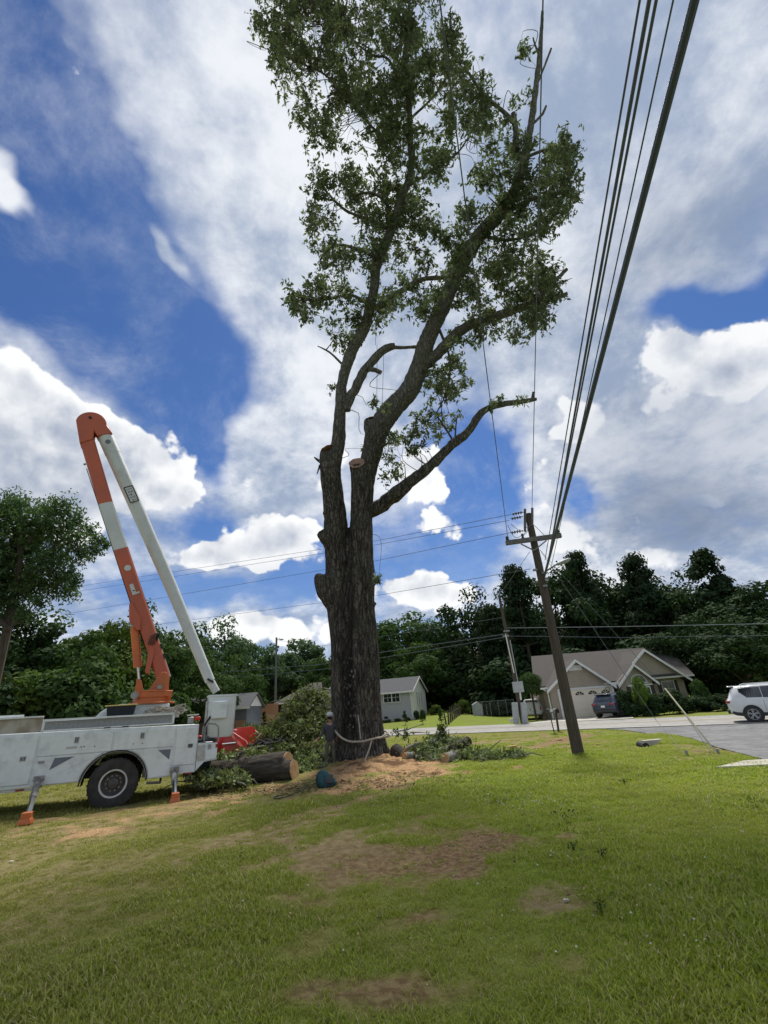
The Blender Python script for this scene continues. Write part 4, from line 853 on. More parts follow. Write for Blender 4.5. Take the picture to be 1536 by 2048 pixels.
        MB().lathe([(.265,-.10),(.24,-.04),(.20,.0),(.13,.0),(.11,-.08),(.06,-.10),(.001,-.10)],(0,y+.14,.5),'y',30).build('rim',RIMM,w)
        n=MB(); 
        for k in range(10): a=k*math.pi/5; n.lathe([(.018,-.035),(.018,0.)],(.165*math.cos(a),y+.14,.5+.165*math.sin(a)),'y',6,cap=True)
        n.build('wheel_nut',STEEL,w)
    wheel(.02); wheel(2.1)
    # outriggers
    for (x,dx,zt,zf,f) in((-1.52,-.42,.80,0.,-.75),(1.34,.02,.72,-.02,-.5)):
        foot=TRI@gnd(50,1648) if x<0 else TRI@gnd(349,1605)
        o=MB().box((x,-.04,zt-.03),(.20,.14,.10)).box((x,.06,zt-.1),(.14,.16,.24)).build('outrigger',STEEL,t,bev=.01)
        top=Vector((x,-.05,zt-.05)); ft=Vector(foot); d=(ft-top); e=top+d*.86
        for k in(-1,1): pass
        MB().tube([top,top+d*.45],.075,4,up=(0,1,0)).build('outer_leg',STEEL,o,smooth=0); MB().tube([top+d*.1+Vector((0,-.07,0)),e+Vector((0,-.03,0))],.045,4,up=(0,1,0)).build('inner_leg',CHROME,o,smooth=0); MB().tube([top+d*.4,e],.055,4,up=(0,1,0)).build('leg_tube',GREYM,o,smooth=0)
        m=MB().box(tuple(ft+Vector((0,0,.13))),(.17,.2,.14)); m.loft([[(ft.x+a*.12*s,ft.y+b_*.14*s,ft.z+z) for a,b_ in((-1,-1),(1,-1),(1,1),(-1,1))] for s,z in((1.,.0),(1.,.03),(.75,.10))]); m.build('outrigger_foot',ORG,o,bev=.008)
    # things fixed on deck: pedestal cover, turret
    ped=MB().prism([(-.75,1.74),(1.22,1.74),(1.22,2.10),(1.05,2.10),(1.05,2.28),(-.15,2.31),(-.45,2.25),(-.62,2.12),(-.75,1.95)],.75,1.65,'y').build('pedestal',WP,t,bev=.03)
    MB().box((1.25,1.1,2.02),(.16,.3,.22)).build('control_box',WPD,ped)
    tu=MB().lathe([(.60,2.29),(.60,2.33),(.48,2.33),(.48,2.45),(.50,2.45),(.50,2.60),(.52,2.60),(.52,2.63),(.001,2.63)],(.58,1.2,0),'z',32).box((.60,1.2,2.54),(.98,.80,.15)).build('turret',ORG,t,bev=.012)
    MB().lathe([(.10,-.05),(.10,.05)],(.14,.82,2.52),'y',14,cap=True).build('slew_motor',STEEL,tu)
    MB().prism([(.45,2.62),(.98,2.62),(.96,3.0),(.86,3.12),(.72,3.12),(.62,2.95)],.86,.94,'y').prism([(.45,2.62),(.98,2.62),(.96,3.0),(.86,3.12),(.72,3.12),(.62,2.95)],1.46,1.54,'y').build('boom_bracket',ORG,tu,bev=.01)
    MB().prism([(.12,2.62),(.34,2.62),(.22,2.95),(.12,2.95)],.9,.98,'y').prism([(.12,2.62),(.34,2.62),(.22,2.95),(.12,2.95)],1.42,1.5,'y').build('cylinder_bracket',ORG,tu,bev=.01); MB().box((.74,.84,2.72),(.12,.02,.10)).build('placard',WPD,tu)
    # lower boom, tapering box section in bands of colour
    yb=1.2
    def P(u,v,y=yb): return tl(u,v,y)
    A=Vector((.80,yb,3.0)); B=P(186,862)
    lo=None
    def band(a,b,wa,wb,m,name,par,round_=False,side=.8):
        d=(b-a).normalized(); n=Vector((d.z,0,-d.x)); secs=[]
        for p,w in((a,wa),(b,wb)):
            h=w/2; k=side*h
            if round_: secs.append([tuple(p+n*h*math.cos(q)+Vector((0,1,0))*k*math.sin(q)) for q in [2*math.pi*j/20 for j in range(20)]])
            else:
                c=h*.22; secs.append([tuple(p+n*x+Vector((0,1,0))*y) for x,y in((h-c,-k),(h,-k+c),(h,k-c),(h-c,k),(-h+c,k),(-h,k-c),(-h,-k+c),(-h+c,-k))])
        return MB().loft(secs).build(name,m,par,smooth=30)
    def wid(u0,u1,v): return (P(u1,v)-P(u0,v)).length
    c1=P(242.5,1100); c0=P(212.,1009)
    lo=band(A,c1,.36,.40,RED,'lower_boom',t); band(c1,c0,.395,.395,BGR,'insulator_section',lo); band(c0,P(174,880),.40,.42,RED,'upper_sleeve',lo)
    d=(c1-A).normalized(); n=Vector((d.z,0,-d.x))
    band(A+n*.14-d*.05,A+d*2.0+n*.16,.10,.09,WPD,'leveling_rod_cover',lo,side=2.2)
    for s in(.75,1.15): q=A+d*s*.75+n*.165; MB().box(tuple(q),(.12,.25,.14),M=Matrix.Rotation(math.atan2(d.x,d.z),3,'Y')).build('label_black',BLK,lo)
    # decals on the boom faces
    def decal(c,d,w,h,m,name,par,off=-.171,shape='box'):
        n=Vector((d.z,0,-d.x))
        if shape=='disc': V=[tuple(c+n*w/2*math.cos(q)+d*w/2*math.sin(q)+Vector((0,off,0))) for q in [2*math.pi*j/18 for j in range(18)]]
        else: V=[tuple(c+n*x*w/2+d*y*h/2+Vector((0,off,0))) for x,y in((-1,-1),(1,-1),(1,1),(-1,1))]
        k=len(V); V2=[(p[0],p[1]-.004,p[2]) for p in V]
        return MB().add(V+V2,[tuple(range(k)),tuple(range(k,2*k))]+[(i,(i+1)%k,(i+1)%k+k,i+k) for i in range(k)]).build(name,m,par,smooth=0)
    dd=(c1-A).normalized(); q=P(256,1139); decal(q,dd,.19,.19,BGR,'round_emblem',lo,shape='disc'); 
    q=P(266,1180); decal(q,dd,.11,.30,BGR,'letter_mark',lo); decal(q-dd*.15+Vector((.045,0,0)),dd,.20,.06,BGR,'letter_mark',lo,off=-.176); MB().box((q.x+.04,q.y-.178,q.z-.06),(.05,.01,.03)).build('letter_mark',BLK,lo)
    for k,(o_,r_) in enumerate(((-.205,.014),(.19,.012))):
        q=[A+d*s+n*o_+Vector((0,-.02+.03*math.sin(s*2.1+k),0)) for s in [.8+.7*i for i in range(10)]]; MB().tube(q,r_,6).build('hose',BLK,lo)
    # hydraulic lift cylinder left of the boom
    C0=Vector((.20,1.2,2.80)); C1=P(268,1240); mid=C0.lerp(C1,.27)
    cy=MB().tube([C0,C0.lerp(C1,.45)],.035,12).build('cylinder_rod',CHROME,t); MB().tube([mid,mid+(C1-mid)*.85],.115,16).build('cylinder_barrel',ORG,cy); GP=[(P(*q).x,P(*q).z) for q in((259,1212),(264,1207),(282,1240),(281,1262),(274,1262),(259,1243))]; MB().prism(GP,.98,1.03,'y').prism(GP,1.37,1.42,'y').build('gusset',RED,cy)
    MB().prism([(.30,3.15),(.42,3.1),(.47,3.75),(.33,3.9)],1.0,1.3,'y').build('valve_block',RED,cy); 
    for k in range(4): MB().tube([(.28+.05*k,1.0,3.9),(.33+.05*k,.95,4.15+.04*k),(.45+.03*k,1.0,4.22),(.50,1.05,4.0)],.014,6).build('hose',BLK,cy)
    # elbow head
    hc=P(184,852); up_=Vector((0,0,1)); R0=wid(153,214,850)/2
    poly=[(hc.x+R0*math.cos(q),hc.z+.0+R0*1.02*math.sin(q)) for q in [math.pi*k/18 for k in range(19)]]; low=P(208,886); poly+=[(P(160,890).x+.0,P(160,890).z),(low.x-.06,P(207,886).z),(P(214,905).x,P(214,892).z)]
    poly=[(hc.x+R0*math.cos(q),hc.z+R0*.98*math.sin(q)) for q in [math.pi*k/20 for k in range(21)]]+[(P(161,892).x,P(161,892).z),(P(187,884).x,P(187,884).z),(P(190,868).x,P(190,868).z),(P(196,878).x,P(196,878).z),(P(226,872).x,P(226,872).z)]
    el=MB().prism(poly,yb-.20,yb+.20,'y').build('elbow',RED,t,bev=.02); MB().lathe([(.05,-.02),(.05,.0)],(P(182,842).x,yb-.2,P(182,842).z),'y',12,cap=True).build('pivot_pin',BLK,el)
    MB().tube([P(172,928),P(167,929)],.03,6).build('bracket',STEEL,lo)
    # upper boom
    y2=yb; U0=P(203,857); U1=P(225,900); U2=P(268,1000); U3=P(345,1180); U4=tl(420,1362,.95); U5=tl(433,1384,.9)
    ub=band(U0,P(212,876),.44,.46,RED,'upper_boom',t,True); band(P(211.5,875),P(226,908),.47,.47,BGR,'boom_collar',ub,True); band(P(225.7,907),U3,.455,.36,BGR,'boom_tube',ub,True); band(U3,U4,.36,.28,BGR,'boom_tube',ub,True); band(U4,U5,.24,.22,WPD,'boom_tip',ub,True)
    du=(U3-U0).normalized(); decal(P(217,889),du,.16,.16,GREYM,'round_emblem',ub,off=-.19,shape='disc')
    e0=P(263.5,993); fo=-.181; w_,h_=.25,.56; nn=Vector((du.z,0,-du.x))
    for (a,b_,c,e) in((0,h_/2,w_,.035),(0,-h_/2,w_,.035),(-w_/2,0,.035,h_),(w_/2,0,.03,h_)): decal(e0+nn*a+du*b_,du,c,e,BLK,'sign_border',ub,off=fo-.012-(.001 if c>.1 else 0))
    # stencilled marks inside the frame, too worn to read
    for (y0,bits) in((.20,[(-.04,.15,.02),(.03,.02,.07)]),(.10,[(-.06,.02,.09),(.02,.12,.02)]),(.0,[(0,.03,.08),(.05,.08,.02)]),(-.10,[(-.05,.02,.08),(.02,.11,.02),(.05,.02,.06)]),(-.20,[(0,.15,.02)])):
        for(a,c,e) in bits: decal(e0+nn*a+du*(y0+.01),du,c,e,GREYM,'letter_mark',ub,off=fo-.012)
    decal(e0,du,w_,h_,BGR,'sign_plate',ub,off=fo-.005)
    MB().box(tuple(U4+Vector((0,-.14,0))),(.2,.02,.06),M=Matrix.Rotation(.5,3,'Y')).build('clamp',BLK,ub)
    # bucket hanging from the boom tip
    bc=tl(441,1432,.55); hw=.37; 
    def sec(z,s,r=.08):
        hx=hw*s; hy=.34*s; pts=[]
        for (sx,sy,a0) in((1,1,0),(-1,1,90),(-1,-1,180),(1,-1,270)):
            for k in range(4): a=R_(a0+30*k); pts.append((bc.x+sx*(hx-r)+r*math.cos(a),bc.y+sy*(hy-r)+r*math.sin(a),z))
        return pts
    zb_=tl(445,1474,.2).z; zt_=tl(441,1389,.2).z
    bk=MB().loft([sec(zb_,.88,.12),sec(zb_+.06,.95),sec(zt_-.05,1.),sec(zt_-.045,1.06),sec(zt_,1.06),sec(zt_,.98),sec(zb_+.12,.90)]).build('bucket',WP,t,smooth=50)
    MB().box((bc.x-.08,bc.y-.37,bc.z+.16),(.42,.12,.46)).build('step_box',WP,bk,bev=.03); MB().box((bc.x-hw-.03,bc.y-.15,bc.z+.0),(.06,.1,.8)).build('mount_arm',WPD,bk,bev=.01)
    MB().tube([(bc.x-.30,bc.y-.36,bc.z-.0),(bc.x-.42,bc.y-.30,bc.z-.2),(bc.x-.36,bc.y-.28,bc.z-.45)],.025,8).build('hose',BLK,bk)
    MB().lathe([(.14,1.25),(.14,1.62),(.12,1.66),(.001,1.66)],(2.1,.5,0),'z',16).build('winch_housing',mat('housing_grey',(.36,.37,.36),(.28,.29,.28),scale=5,rough=.6),t); MB().box((2.05,.5,1.28),(.55,.7,.05)).build('rear_deck',BLK,t)
    return t
truck()
def on_truck():
    # black bin with yellow rim standing on the deck
    a=TRM@Vector((-.10,.45,1.93)); t=thing('storage_bin','black plastic bin with a yellow rim standing in the truck bed','bin',M=Matrix.Translation(a)@Matrix.Rotation(.448,4,'Z'))
    MB().loft([[(x*.33*s,y*.22*s,z) for x,y in((-1,-1),(1,-1),(1,1),(-1,1))] for s,z in((.86,0),(1.,.32))]).build('bin_body',mat('bin_navy',(.018,.025,.035),rough=.5),t,bev=.01); MB().box((0,0,.335),(.74,.52,.03)).build('lid',YEL,t,bev=.01)
    a=TRM@Vector((.95,.45,1.78)); t=thing('rope_coil','tangled grey ropes piled in the truck bed behind the rail','rope',M=Matrix.Translation(a)@Matrix.Rotation(.448,4,'Z'))
    rg=random.Random(3)
    for k in range(9):
        pts=[Vector((rg.uniform(-.5,.6),rg.uniform(-.15,.3),.15+.2*math.exp(-(i-3)**2/6)+rg.uniform(-.05,.1))) for i in range(7)]; c,_=crspline(pts,[1]*7,.06); MB().tube(c,.014,5).build('rope_loop',ROPEM,t)
    a=TRM@Vector((1.62,.3,1.72)); t=thing('saw_case','small red and white power tool standing at the rear corner of the truck bed','tool',M=Matrix.Translation(a)@Matrix.Rotation(.448,4,'Z'))
    MB().box((0,0,.09),(.15,.2,.16)).build('motor_body',STEEL,t,bev=.02); MB().box((.16,0,.12),(.2,.1,.10)).build('handle',mat('tool_red',(.5,.04,.03),rough=.4),t,bev=.03); MB().box((.05,.0,.22),(.3,.03,.03)).build('guide_bar',TRIM,t)
on_truck()

# ================================================================ cars
CGL=mat('car_glass',(.02,.024,.027),(.035,.04,.045),rough=.06,spec=.9); PLAST=mat('car_plastic',(.035,.037,.04),(.05,.052,.055),rough=.6)
def suv(name,label,loc,rz,paint,L=4.75,W=1.88,Hh=1.70,low=False,boxy=False,cat='car',group=None,rear_lamp='wide'):
    t=thing(name,label,cat,loc,rz,group); hl=L/2; hw=W/2; zb=.32
    belt=1.02 if not boxy else .98
    # x, bottom z, belt z, half-width, roof z, roof half-width
    r=Hh
    if boxy: ST=[(-hl,.45,belt-.06,.90,belt+.0,.80),(-hl+.05,.36,belt,.98,r-.42,.78),(-hl+.16,.32,belt,1,r-.08,.76),(-hl+.4,.32,belt,1,r,.75),(-.3,.30,belt,1,r,.76),(.35,.30,belt,1,r-.03,.76),(.75,.30,belt,1,r-.30,.78),(1.12,.30,belt,1,belt+.03,.86),(1.9,.32,belt-.06,.97,belt-.03,.84),(hl-.05,.36,.86,.90,.88,.8),(hl,.46,.75,.84,.76,.74)]
    else: ST=[(-hl,.50,belt-.12,.84,belt-.02,.74),(-hl+.06,.42,belt-.02,.93,belt+.08,.76),(-hl+.30,.34,belt+.04,.99,r-.20,.72),(-hl+.50,.32,belt+.05,1,r-.05,.72),(-hl+1.2,.30,belt+.03,1,r,.73),(-.2,.28,belt,1,r+.0,.73),(.35,.28,belt-.01,1,r-.06,.72),(.85,.28,belt-.02,1,r-.34,.74),(1.25,.28,belt-.03,1,belt+.06,.80),(1.9,.32,belt-.10,.97,belt-.03,.78),(hl-.15,.36,.84,.90,.88,.72),(hl,.48,.70,.80,.74,.66)]
    def sec(s):
        x,b,bl,w,rf,rw=s; w*=hw; rw*=hw
        R=[(w*.93,b),(w*1.0,b+.18),(w*1.0,bl-.16),(w*.975,bl),(rw,max(rf-.07,bl+.005)),(rw*.86,max(rf-.005,bl+.01)),(rw*.4,max(rf+.015,bl+.015))]
        return [(x,-y,z) for y,z in R]+[(x,y,z) for y,z in R[::-1]]
    S=[];XS=[s[0] for s in ST]; A=np.array(ST)
    xs=np.linspace(-hl,hl,34); 
    def at(x): return tuple([x]+[float(np.interp(x,XS,A[:,k])) for k in range(1,6)])
    body=MB().loft([sec(at(x)) for x in sorted(set(list(xs)+XS))]).build('body',paint,t,smooth=32)
    # lower plastic cladding
    MB().loft([[(x,-hw*.985*at(x)[3],at(x)[1]-.03),(x,-hw*1.012*at(x)[3],at(x)[1]+.13),(x,-hw*.9*at(x)[3],at(x)[1]+.14),(x,hw*.9*at(x)[3],at(x)[1]+.14),(x,hw*1.012*at(x)[3],at(x)[1]+.13),(x,hw*.985*at(x)[3],at(x)[1]-.03)] for x in np.linspace(-hl-.015,hl+.01,20)]).build('cladding',PLAST,body)
    def glass(x0,x1,f0,f1,nm,par,side,taper0=0,taper1=0,n=10):
        V=[];
        for k in range(n+1):
            x=x0+(x1-x0)*k/n; s=at(x); w=s[3]*hw*.975; rw=s[5]*hw; z0=s[2]; z1=max(s[4]-.07,z0)
            g0=f0+taper0*max(0,1-k/3)*.5; g1=f1-taper1*max(0,(k-n+3)/3)*.5
            for f in(g0,g1): V.append((x,side*(w+(rw-w)*f+.008),z0+(z1-z0)*f+.003))
        return MB().add(V,[(2*k,2*k+1,2*k+3,2*k+2) for k in range(n)]).build(nm,CGL,par,smooth=0)
    for sd_ in(-1,1):
        xr=-hl+(.22 if boxy else .62)
        glass(xr,-.92+(0 if boxy else .05),.10,.90,'side_window',body,sd_,taper0=1 if not boxy else 0); glass(-.84,.0,.08,.92,'side_window',body,sd_); glass(.08,.85,.08,.92,'side_window',body,sd_,taper1=1)
        MB().box((.78,sd_*(hw+.06),belt+.06),(.14,.16,.13)).build('mirror',paint,body,bev=.03)
        for x in(-.45,.42): MB().box((x,sd_*(hw+.005),belt-.14),(.18,.02,.03)).build('door_handle',paint,body)
        for x in(-.88,.04,.95): MB().box((x,sd_*(hw-.004),.72),(.012,.012,.5)).build('door_gap',BLK,body)
        MB().tube([(-hl+.75,sd_*hw*.62,r+.0),(-hl+.9,sd_*hw*.62,r+.045),(.2,sd_*hw*.62,r+.035),(.35,sd_*hw*.62,r-.03)],.018,6).build('roof_rail',STEEL if boxy else paint,body)
    # rear window and tail gate
    xa,za=(-hl+.045,belt+.08) if boxy else (-hl+.085,belt+.12); xb,zb2=(-hl+.15,r-.14) if boxy else(-hl+.33,r-.20)
    MB().add([(xa-.02,-hw*.70,za),(xa-.02,hw*.70,za),(xb-.02,hw*.60,zb2),(xb-.02,-hw*.60,zb2),(xa+.12,-hw*.70,za),(xa+.12,hw*.70,za),(xb+.12,hw*.60,zb2),(xb+.12,-hw*.60,zb2)],[(0,1,2,3),(4,5,6,7),(0,1,5,4),(2,3,7,6),(1,2,6,5),(0,3,7,4)]).build('rear_window',CGL,body)
    MB().box(((-hl+.36) if not boxy else -hl+.2,0,r-.045),(.34,hw*1.25,.05)).build('spoiler',paint,body,bev=.015)
    if rear_lamp=='wide':
        for s in(-1,1): MB().box((-hl+.10,s*hw*.72,belt-.07),(.26,hw*.44,.12),rz=s*-.22).build('tail_light',REDL,body,bev=.02)
    else:
        for s in(-1,1): MB().box((-hl+.02,s*hw*.80,belt-.12),(.06,.14,.34)).build('tail_light',REDL,body,bev=.01)
    MB().box((-hl-.015,0,.80),(.03,.42,.16)).build('number_plate_recess',PLAST,body); MB().box((-hl-.035,0,.80),(.012,.31,.14)).build('number_plate',TRIM,body)
    MB().box((-hl-.0,0,.50),(.16,W*.86,.18)).build('rear_bumper',PLAST if not boxy else paint,body,bev=.03)
    for s in(-1,1): MB().box((hl-.12,s*hw*.66,.74),(.2,.34,.14)).build('headlight',GLASS,body,bev=.02)
    # wheels
    R0=.36
    for x in(-hl+.93,hl-.93):
        for s in(-1,1):
            MB().lathe([(.02,-.02),(R0+.065,-.02),(R0+.065,.02),(.02,.02)],(x,s*(hw-.0),R0),'y',26,cap=True).build('wheel_arch',BLK,body)
            w=MB().lathe([(.20,-.11),(.29,-.12),(R0-.02,-.11),(R0,-.06),(R0,.06),(R0-.02,.11),(.29,.12),(.20,.11)],(x,s*(hw-.075),R0),'y',30,cap=True).build('wheel',TYRE,t)
            q=MB(); yy=s*(hw+.035); q.lathe([(.245,-.012),(.225,-.012),(.225,.012),(.245,.012)],(x,yy,R0),'y',24)
            for k in range(5): a=k*2*math.pi/5+.3; q.tube([(x,yy,R0),(x+.235*math.cos(a-.12),yy,R0+.235*math.sin(a-.12))],.022,5); q.tube([(x,yy,R0),(x+.235*math.cos(a+.16),yy,R0+.235*math.sin(a+.16))],.022,5)
            q.lathe([(.05,-.02),(.05,.02)],(x,yy,R0),'y',12,cap=True); q.build('rim',mat('alloy',(.42,.42,.43),(.36,.36,.37),rough=.35,metal=.6),w)
            MB().lathe([(.24,-.004),(.001,-.004)],(x,s*(hw+.018),R0),'y',24).build('brake_disc',BLK,w)
    return t
CW=mat('car_white',(.70,.71,.70),(.66,.67,.66),rough=.2,coat=.5,spec=.5); CB=mat('car_blue_grey',(.035,.05,.075),(.04,.055,.08),rough=.25,coat=.6,spec=.5); CS=mat('car_silver_white',(.56,.56,.55),(.5,.5,.49),rough=.35,coat=.3)
def put(p,rz,lx,ly):
    """location so that local ground point (lx,ly) sits at world p"""
    c,s=math.cos(rz),math.sin(rz); return (p.x-(lx*c-ly*s),p.y-(lx*s+ly*c),tz(p.x,p.y)+.03)
rz=math.atan2(-.568,.823); q=gnd(1514,1446); suv('white_car','white crossover driving past at the right edge of the photo',put(q,rz,-2.375+.93,-.94),rz,CW)
rz=R_(90-47); q=gnd(1212,1437.5); q2=put(q,rz,-2.3,0); suv('blue_grey_car','dark blue-grey crossover parked in front of the white garage door',q2,rz,CB,L=4.6,W=1.84,Hh=1.66)
rz=R_(90-17); q=gnd(1069,1440); suv('old_white_car','boxy older white off-roader parked left of the garage, seen from behind',put(q,rz,-2.2,0),rz,CS,L=4.4,W=1.7,Hh=1.62,boxy=True,rear_lamp='tall')

# ================================================================ red tractor with loader, half hidden behind the truck
def tractor():
    RT=mat('tractor_red',(.50,.028,.018),(.42,.03,.02),rough=.35,spec=.5,dirt=.15); PK=mat('loader_pink',(.55,.12,.10),(.48,.10,.08),rough=.4,dirt=.2)
    Y=17.3; c=aty(470,1520,Y); z=tz(c.x,Y); t=thing('tractor','red compact tractor with black loader bucket, half hidden behind the truck','tractor',(c.x,Y,z),R_(-24))
    # nose towards +x
    MB().loft([[(x,y*w,z0) for (y,z0) in((-1,.55),(-1,h-.2),(-.7,h),(.7,h),(1,h-.2),(1,.55))] for x,w,h in((-.6,.34,1.25),(0,.34,1.28),(.35,.30,1.2),(.5,.24,.95))]).build('hood',RT,t)
    MB().box((-.2,0,.55),(1.7,.36,.3)).build('chassis',BLK,t); MB().box((-1.0,0,.95),(.45,.5,.14)).box((-1.2,0,1.25),(.1,.5,.5)).build('seat',BLK,t,bev=.03)
    for s in(-1,1):
        MB().loft([[(-1.05+.55*math.cos(a),s*.42,.62+.55*math.sin(a)),(-1.05+.55*math.cos(a),s*.72,.62+.55*math.sin(a)),(-1.05+.52*math.cos(a),s*.72,.62+.52*math.sin(a)),(-1.05+.52*math.cos(a),s*.42,.62+.52*math.sin(a))] for a in [math.pi*k/12 for k in range(1,12)]]).build('fender',RT,t)
        for x,r0 in((-1.05,.46),(.30,.30)): 
            w=MB().lathe([(r0*.5,-.12),(r0*.92,-.13),(r0,-.08),(r0,.08),(r0*.92,.13),(r0*.5,.12)],(x,s*.57,r0),'y',24,cap=True).build('wheel',TYRE,t); MB().lathe([(r0*.5,-.13),(r0*.3,-.05),(.001,-.05)],(x,s*.57,r0),'y',18).build('rim',RT,w)
        a=MB(); 
        for k in(-.035,.035): pass
        a.tube([(-.45,s*.48,1.25),(.15,s*.48,1.18),(.85,s*.48,.62),(1.15,s*.48,.38)],.06,4,up=(0,1,0)); a.tube([(-.4,s*.48,.6),(-.4,s*.48,1.3)],.06,4); ar=a.build('loader_arm',PK,t)
        MB().tube([(-.2,s*.40,.85),(.5,s*.40,.88)],.035,8).build('cylinder',CHROME,ar); MB().tube([(.25,s*.52,1.22),(.9,s*.52,.9),(1.1,s*.5,.55)],.03,8).build('cylinder',PK,ar)
    MB().tube([(-.55,0,1.1),(-.7,0,1.45)],.02,6).lathe([(.17,-.02),(.19,0),(.17,.02)],(-.72,0,1.45),'z',18).build('steering_wheel',BLK,t)
    # big red guard plate in front of the bucket
    MB().loft([[(x,y,1.0+.48*math.sin(a)) for (x,y) in((.55+.0,-.55+1.1*k/10),) ]*1 for k in range(1) for a in(0,)]*0 or [[(.62,-.5,.5),(.62,.5,.5),(.55,.5,.5),(.55,-.5,.5)],[(.50,-.5,1.05),(.50,.5,1.05),(.43,.5,1.05),(.43,-.5,1.05)],[(.42,-.36,1.32),(.42,.36,1.32),(.35,.36,1.32),(.35,-.36,1.32)]]).build('guard_plate',RT,t)
    b=MB().loft([[(1.15,y,.08),(1.95,y,.03),(1.98,y,.06),(1.22,y,.16),(1.16,y,.62),(1.30,y,.72),(1.26,y,.75),(1.10,y,.66)] for y in(-.8,.8)]); 
    for y in(-.8,.78): b.prism([(1.12,.08),(1.98,.04),(1.90,.30),(1.32,.74),(1.12,.66)],y,y+.025,'y')
    bk=b.build('loader_bucket',BLK,t,smooth=0); g=MB()
    for y in(-.55,-.2,.2,.55): g.tube([(1.2,y,.78),(1.5,y,.92),(1.85,y,.80),(2.02,y,.50)],.035,4)
    g.tube([(1.2,-.78,.8),(1.2,.78,.8)],.04,6); g.tube([(1.85,-.78,.82),(1.85,.78,.82)],.035,6); g.build('grapple',BLK,bk)
tractor()
# ================================================================ the big tree
OBARK=None
def oak_mats():
    m=bpy.data.materials.new('oak_bark'); m.use_nodes=True; t=NT(m.node_tree); b=t.n['Principled BSDF']; tc=t.node('ShaderNodeTexCoord').outputs['Object']
    st=t.vmath('MULTIPLY',tc,(9.,9.,1.5)); n1=t.noise(st,1.,7,.65,.35); n2=t.noise(tc,1.1,4,.6); n3=t.noise(tc,16,5,.7)
    col=t.mix(t.ramp(n1,.36,.62),(.036,.032,.028,1),(.150,.132,.112,1)); col=t.mix(t.ramp(n2,.45,.65,hi=.5),col,(.085,.083,.070,1))
    sp=t.node('ShaderNodeSeparateXYZ'); t.l.new(tc,sp.inputs[0])
    # wet dark streak running down the groove between the two stems, with white fungus flecks in it
    wob=t.math('MULTIPLY',t.math('SUBTRACT',t.noise(t.vmath('MULTIPLY',tc,(1,1,.5)),.9,3),.5),.5)
    dx=t.math('ABSOLUTE',t.math('SUBTRACT',t.math('ADD',sp.outputs[0],wob),GROOVE[0]))
    strk=t.math('MULTIPLY',t.ramp(dx,.34,.14),t.math('MULTIPLY',t.ramp(sp.outputs[2],.4,1.2),t.ramp(sp.outputs[2],8.,5.)))
    strk=t.math('MULTIPLY',strk,t.ramp(sp.outputs[1],15.6,15.2)); col=t.mix(t.math('MULTIPLY',strk,.88),col,(.010,.009,.008,1))
    vo=t.node('ShaderNodeTexVoronoi'); t.put(vo.inputs['Vector'],t.vmath('MULTIPLY',tc,(1.,1.,.55))); vo.inputs['Scale'].default_value=13.
    fl=t.math('MULTIPLY',t.ramp(vo.outputs['Distance'],.42,.30),t.ramp(t.noise(tc,5.,4,.6),.44,.52)); fl=t.math('MULTIPLY',fl,t.math('MULTIPLY',t.ramp(dx,.34,.16),t.math('MULTIPLY',t.ramp(sp.outputs[2],.8,1.2),t.ramp(sp.outputs[2],3.9,3.1))))
    fl=t.math('MULTIPLY',fl,t.ramp(sp.outputs[1],15.4,15.0)); col=t.mix(fl,col,(.30,.30,.26,1))
    li=t.math('MULTIPLY',t.ramp(n3,.60,.68),t.ramp(n2,.40,.6,hi=.6)); col=t.mix(li,col,(.20,.21,.17,1))
    vc=t.node('ShaderNodeTexVoronoi',feature='DISTANCE_TO_EDGE'); t.put(vc.inputs['Vector'],t.vmath('ADD',t.vmath('MULTIPLY',tc,(10.,10.,2.6)),t.vmath('SCALE',t.noisec(tc,7.,3),scale=1.6))); vc.inputs['Scale'].default_value=1.
    crack=t.ramp(vc.outputs['Distance'],.0,.16); col=t.mix(t.math('MULTIPLY',t.math('SUBTRACT',1.,crack),.6),col,(.022,.019,.016,1))
    col=t.mix(t.math('MULTIPLY',t.ramp(sp.outputs[2],8.,15.),t.math('MULTIPLY',t.ramp(n3,.25,.6),.7)),col,(.25,.25,.24,1))  # glare painted into the bark colour: limbs turn paler grey with height
    t.put(b.inputs['Base Color'],col); b.inputs['Roughness'].default_value=.95; b.inputs['Specular IOR Level'].default_value=.15
    bp=t.node('ShaderNodeBump'); bp.inputs['Strength'].default_value=1.; bp.inputs['Distance'].default_value=.05; t.put(bp.inputs['Height'],t.math('ADD',t.math('MULTIPLY',crack,.8),t.math('ADD',n1,t.math('MULTIPLY',n3,.35)))); t.l.new(bp.outputs[0],b.inputs['Normal'])
    return m
TY=15.75
def YD(v):   # the upper limbs lean out over the lawn towards the photographer
    return float(np.interp(v,[0,200,400,600,800,1000,1100,1600],[9.2,10.7,12.1,13.4,14.6,15.5,TY,TY]))
def op(u,v,dy=0.): return aty(u,v,YD(v)+dy)
def orad(u,v,wpx,dy=0.): return (op(u+wpx/2,v,dy)-op(u-wpx/2,v,dy)).length/2
GROOVE=(op(697,1300).x,)
CUTW=mat('fresh_cut_wood',(.50,.31,.15),(.40,.24,.12),scale=6,rough=.85,bump=.3); CUTP=mat('old_cut_wood',(.34,.20,.15),(.26,.17,.13),scale=7,rough=.9,bump=.3); OLF=leafmat('leaf_oak',(.112,.135,.082),(.155,.18,.115),isl=.45,tr=.42,tt=(1.0,1.12,.8,1))
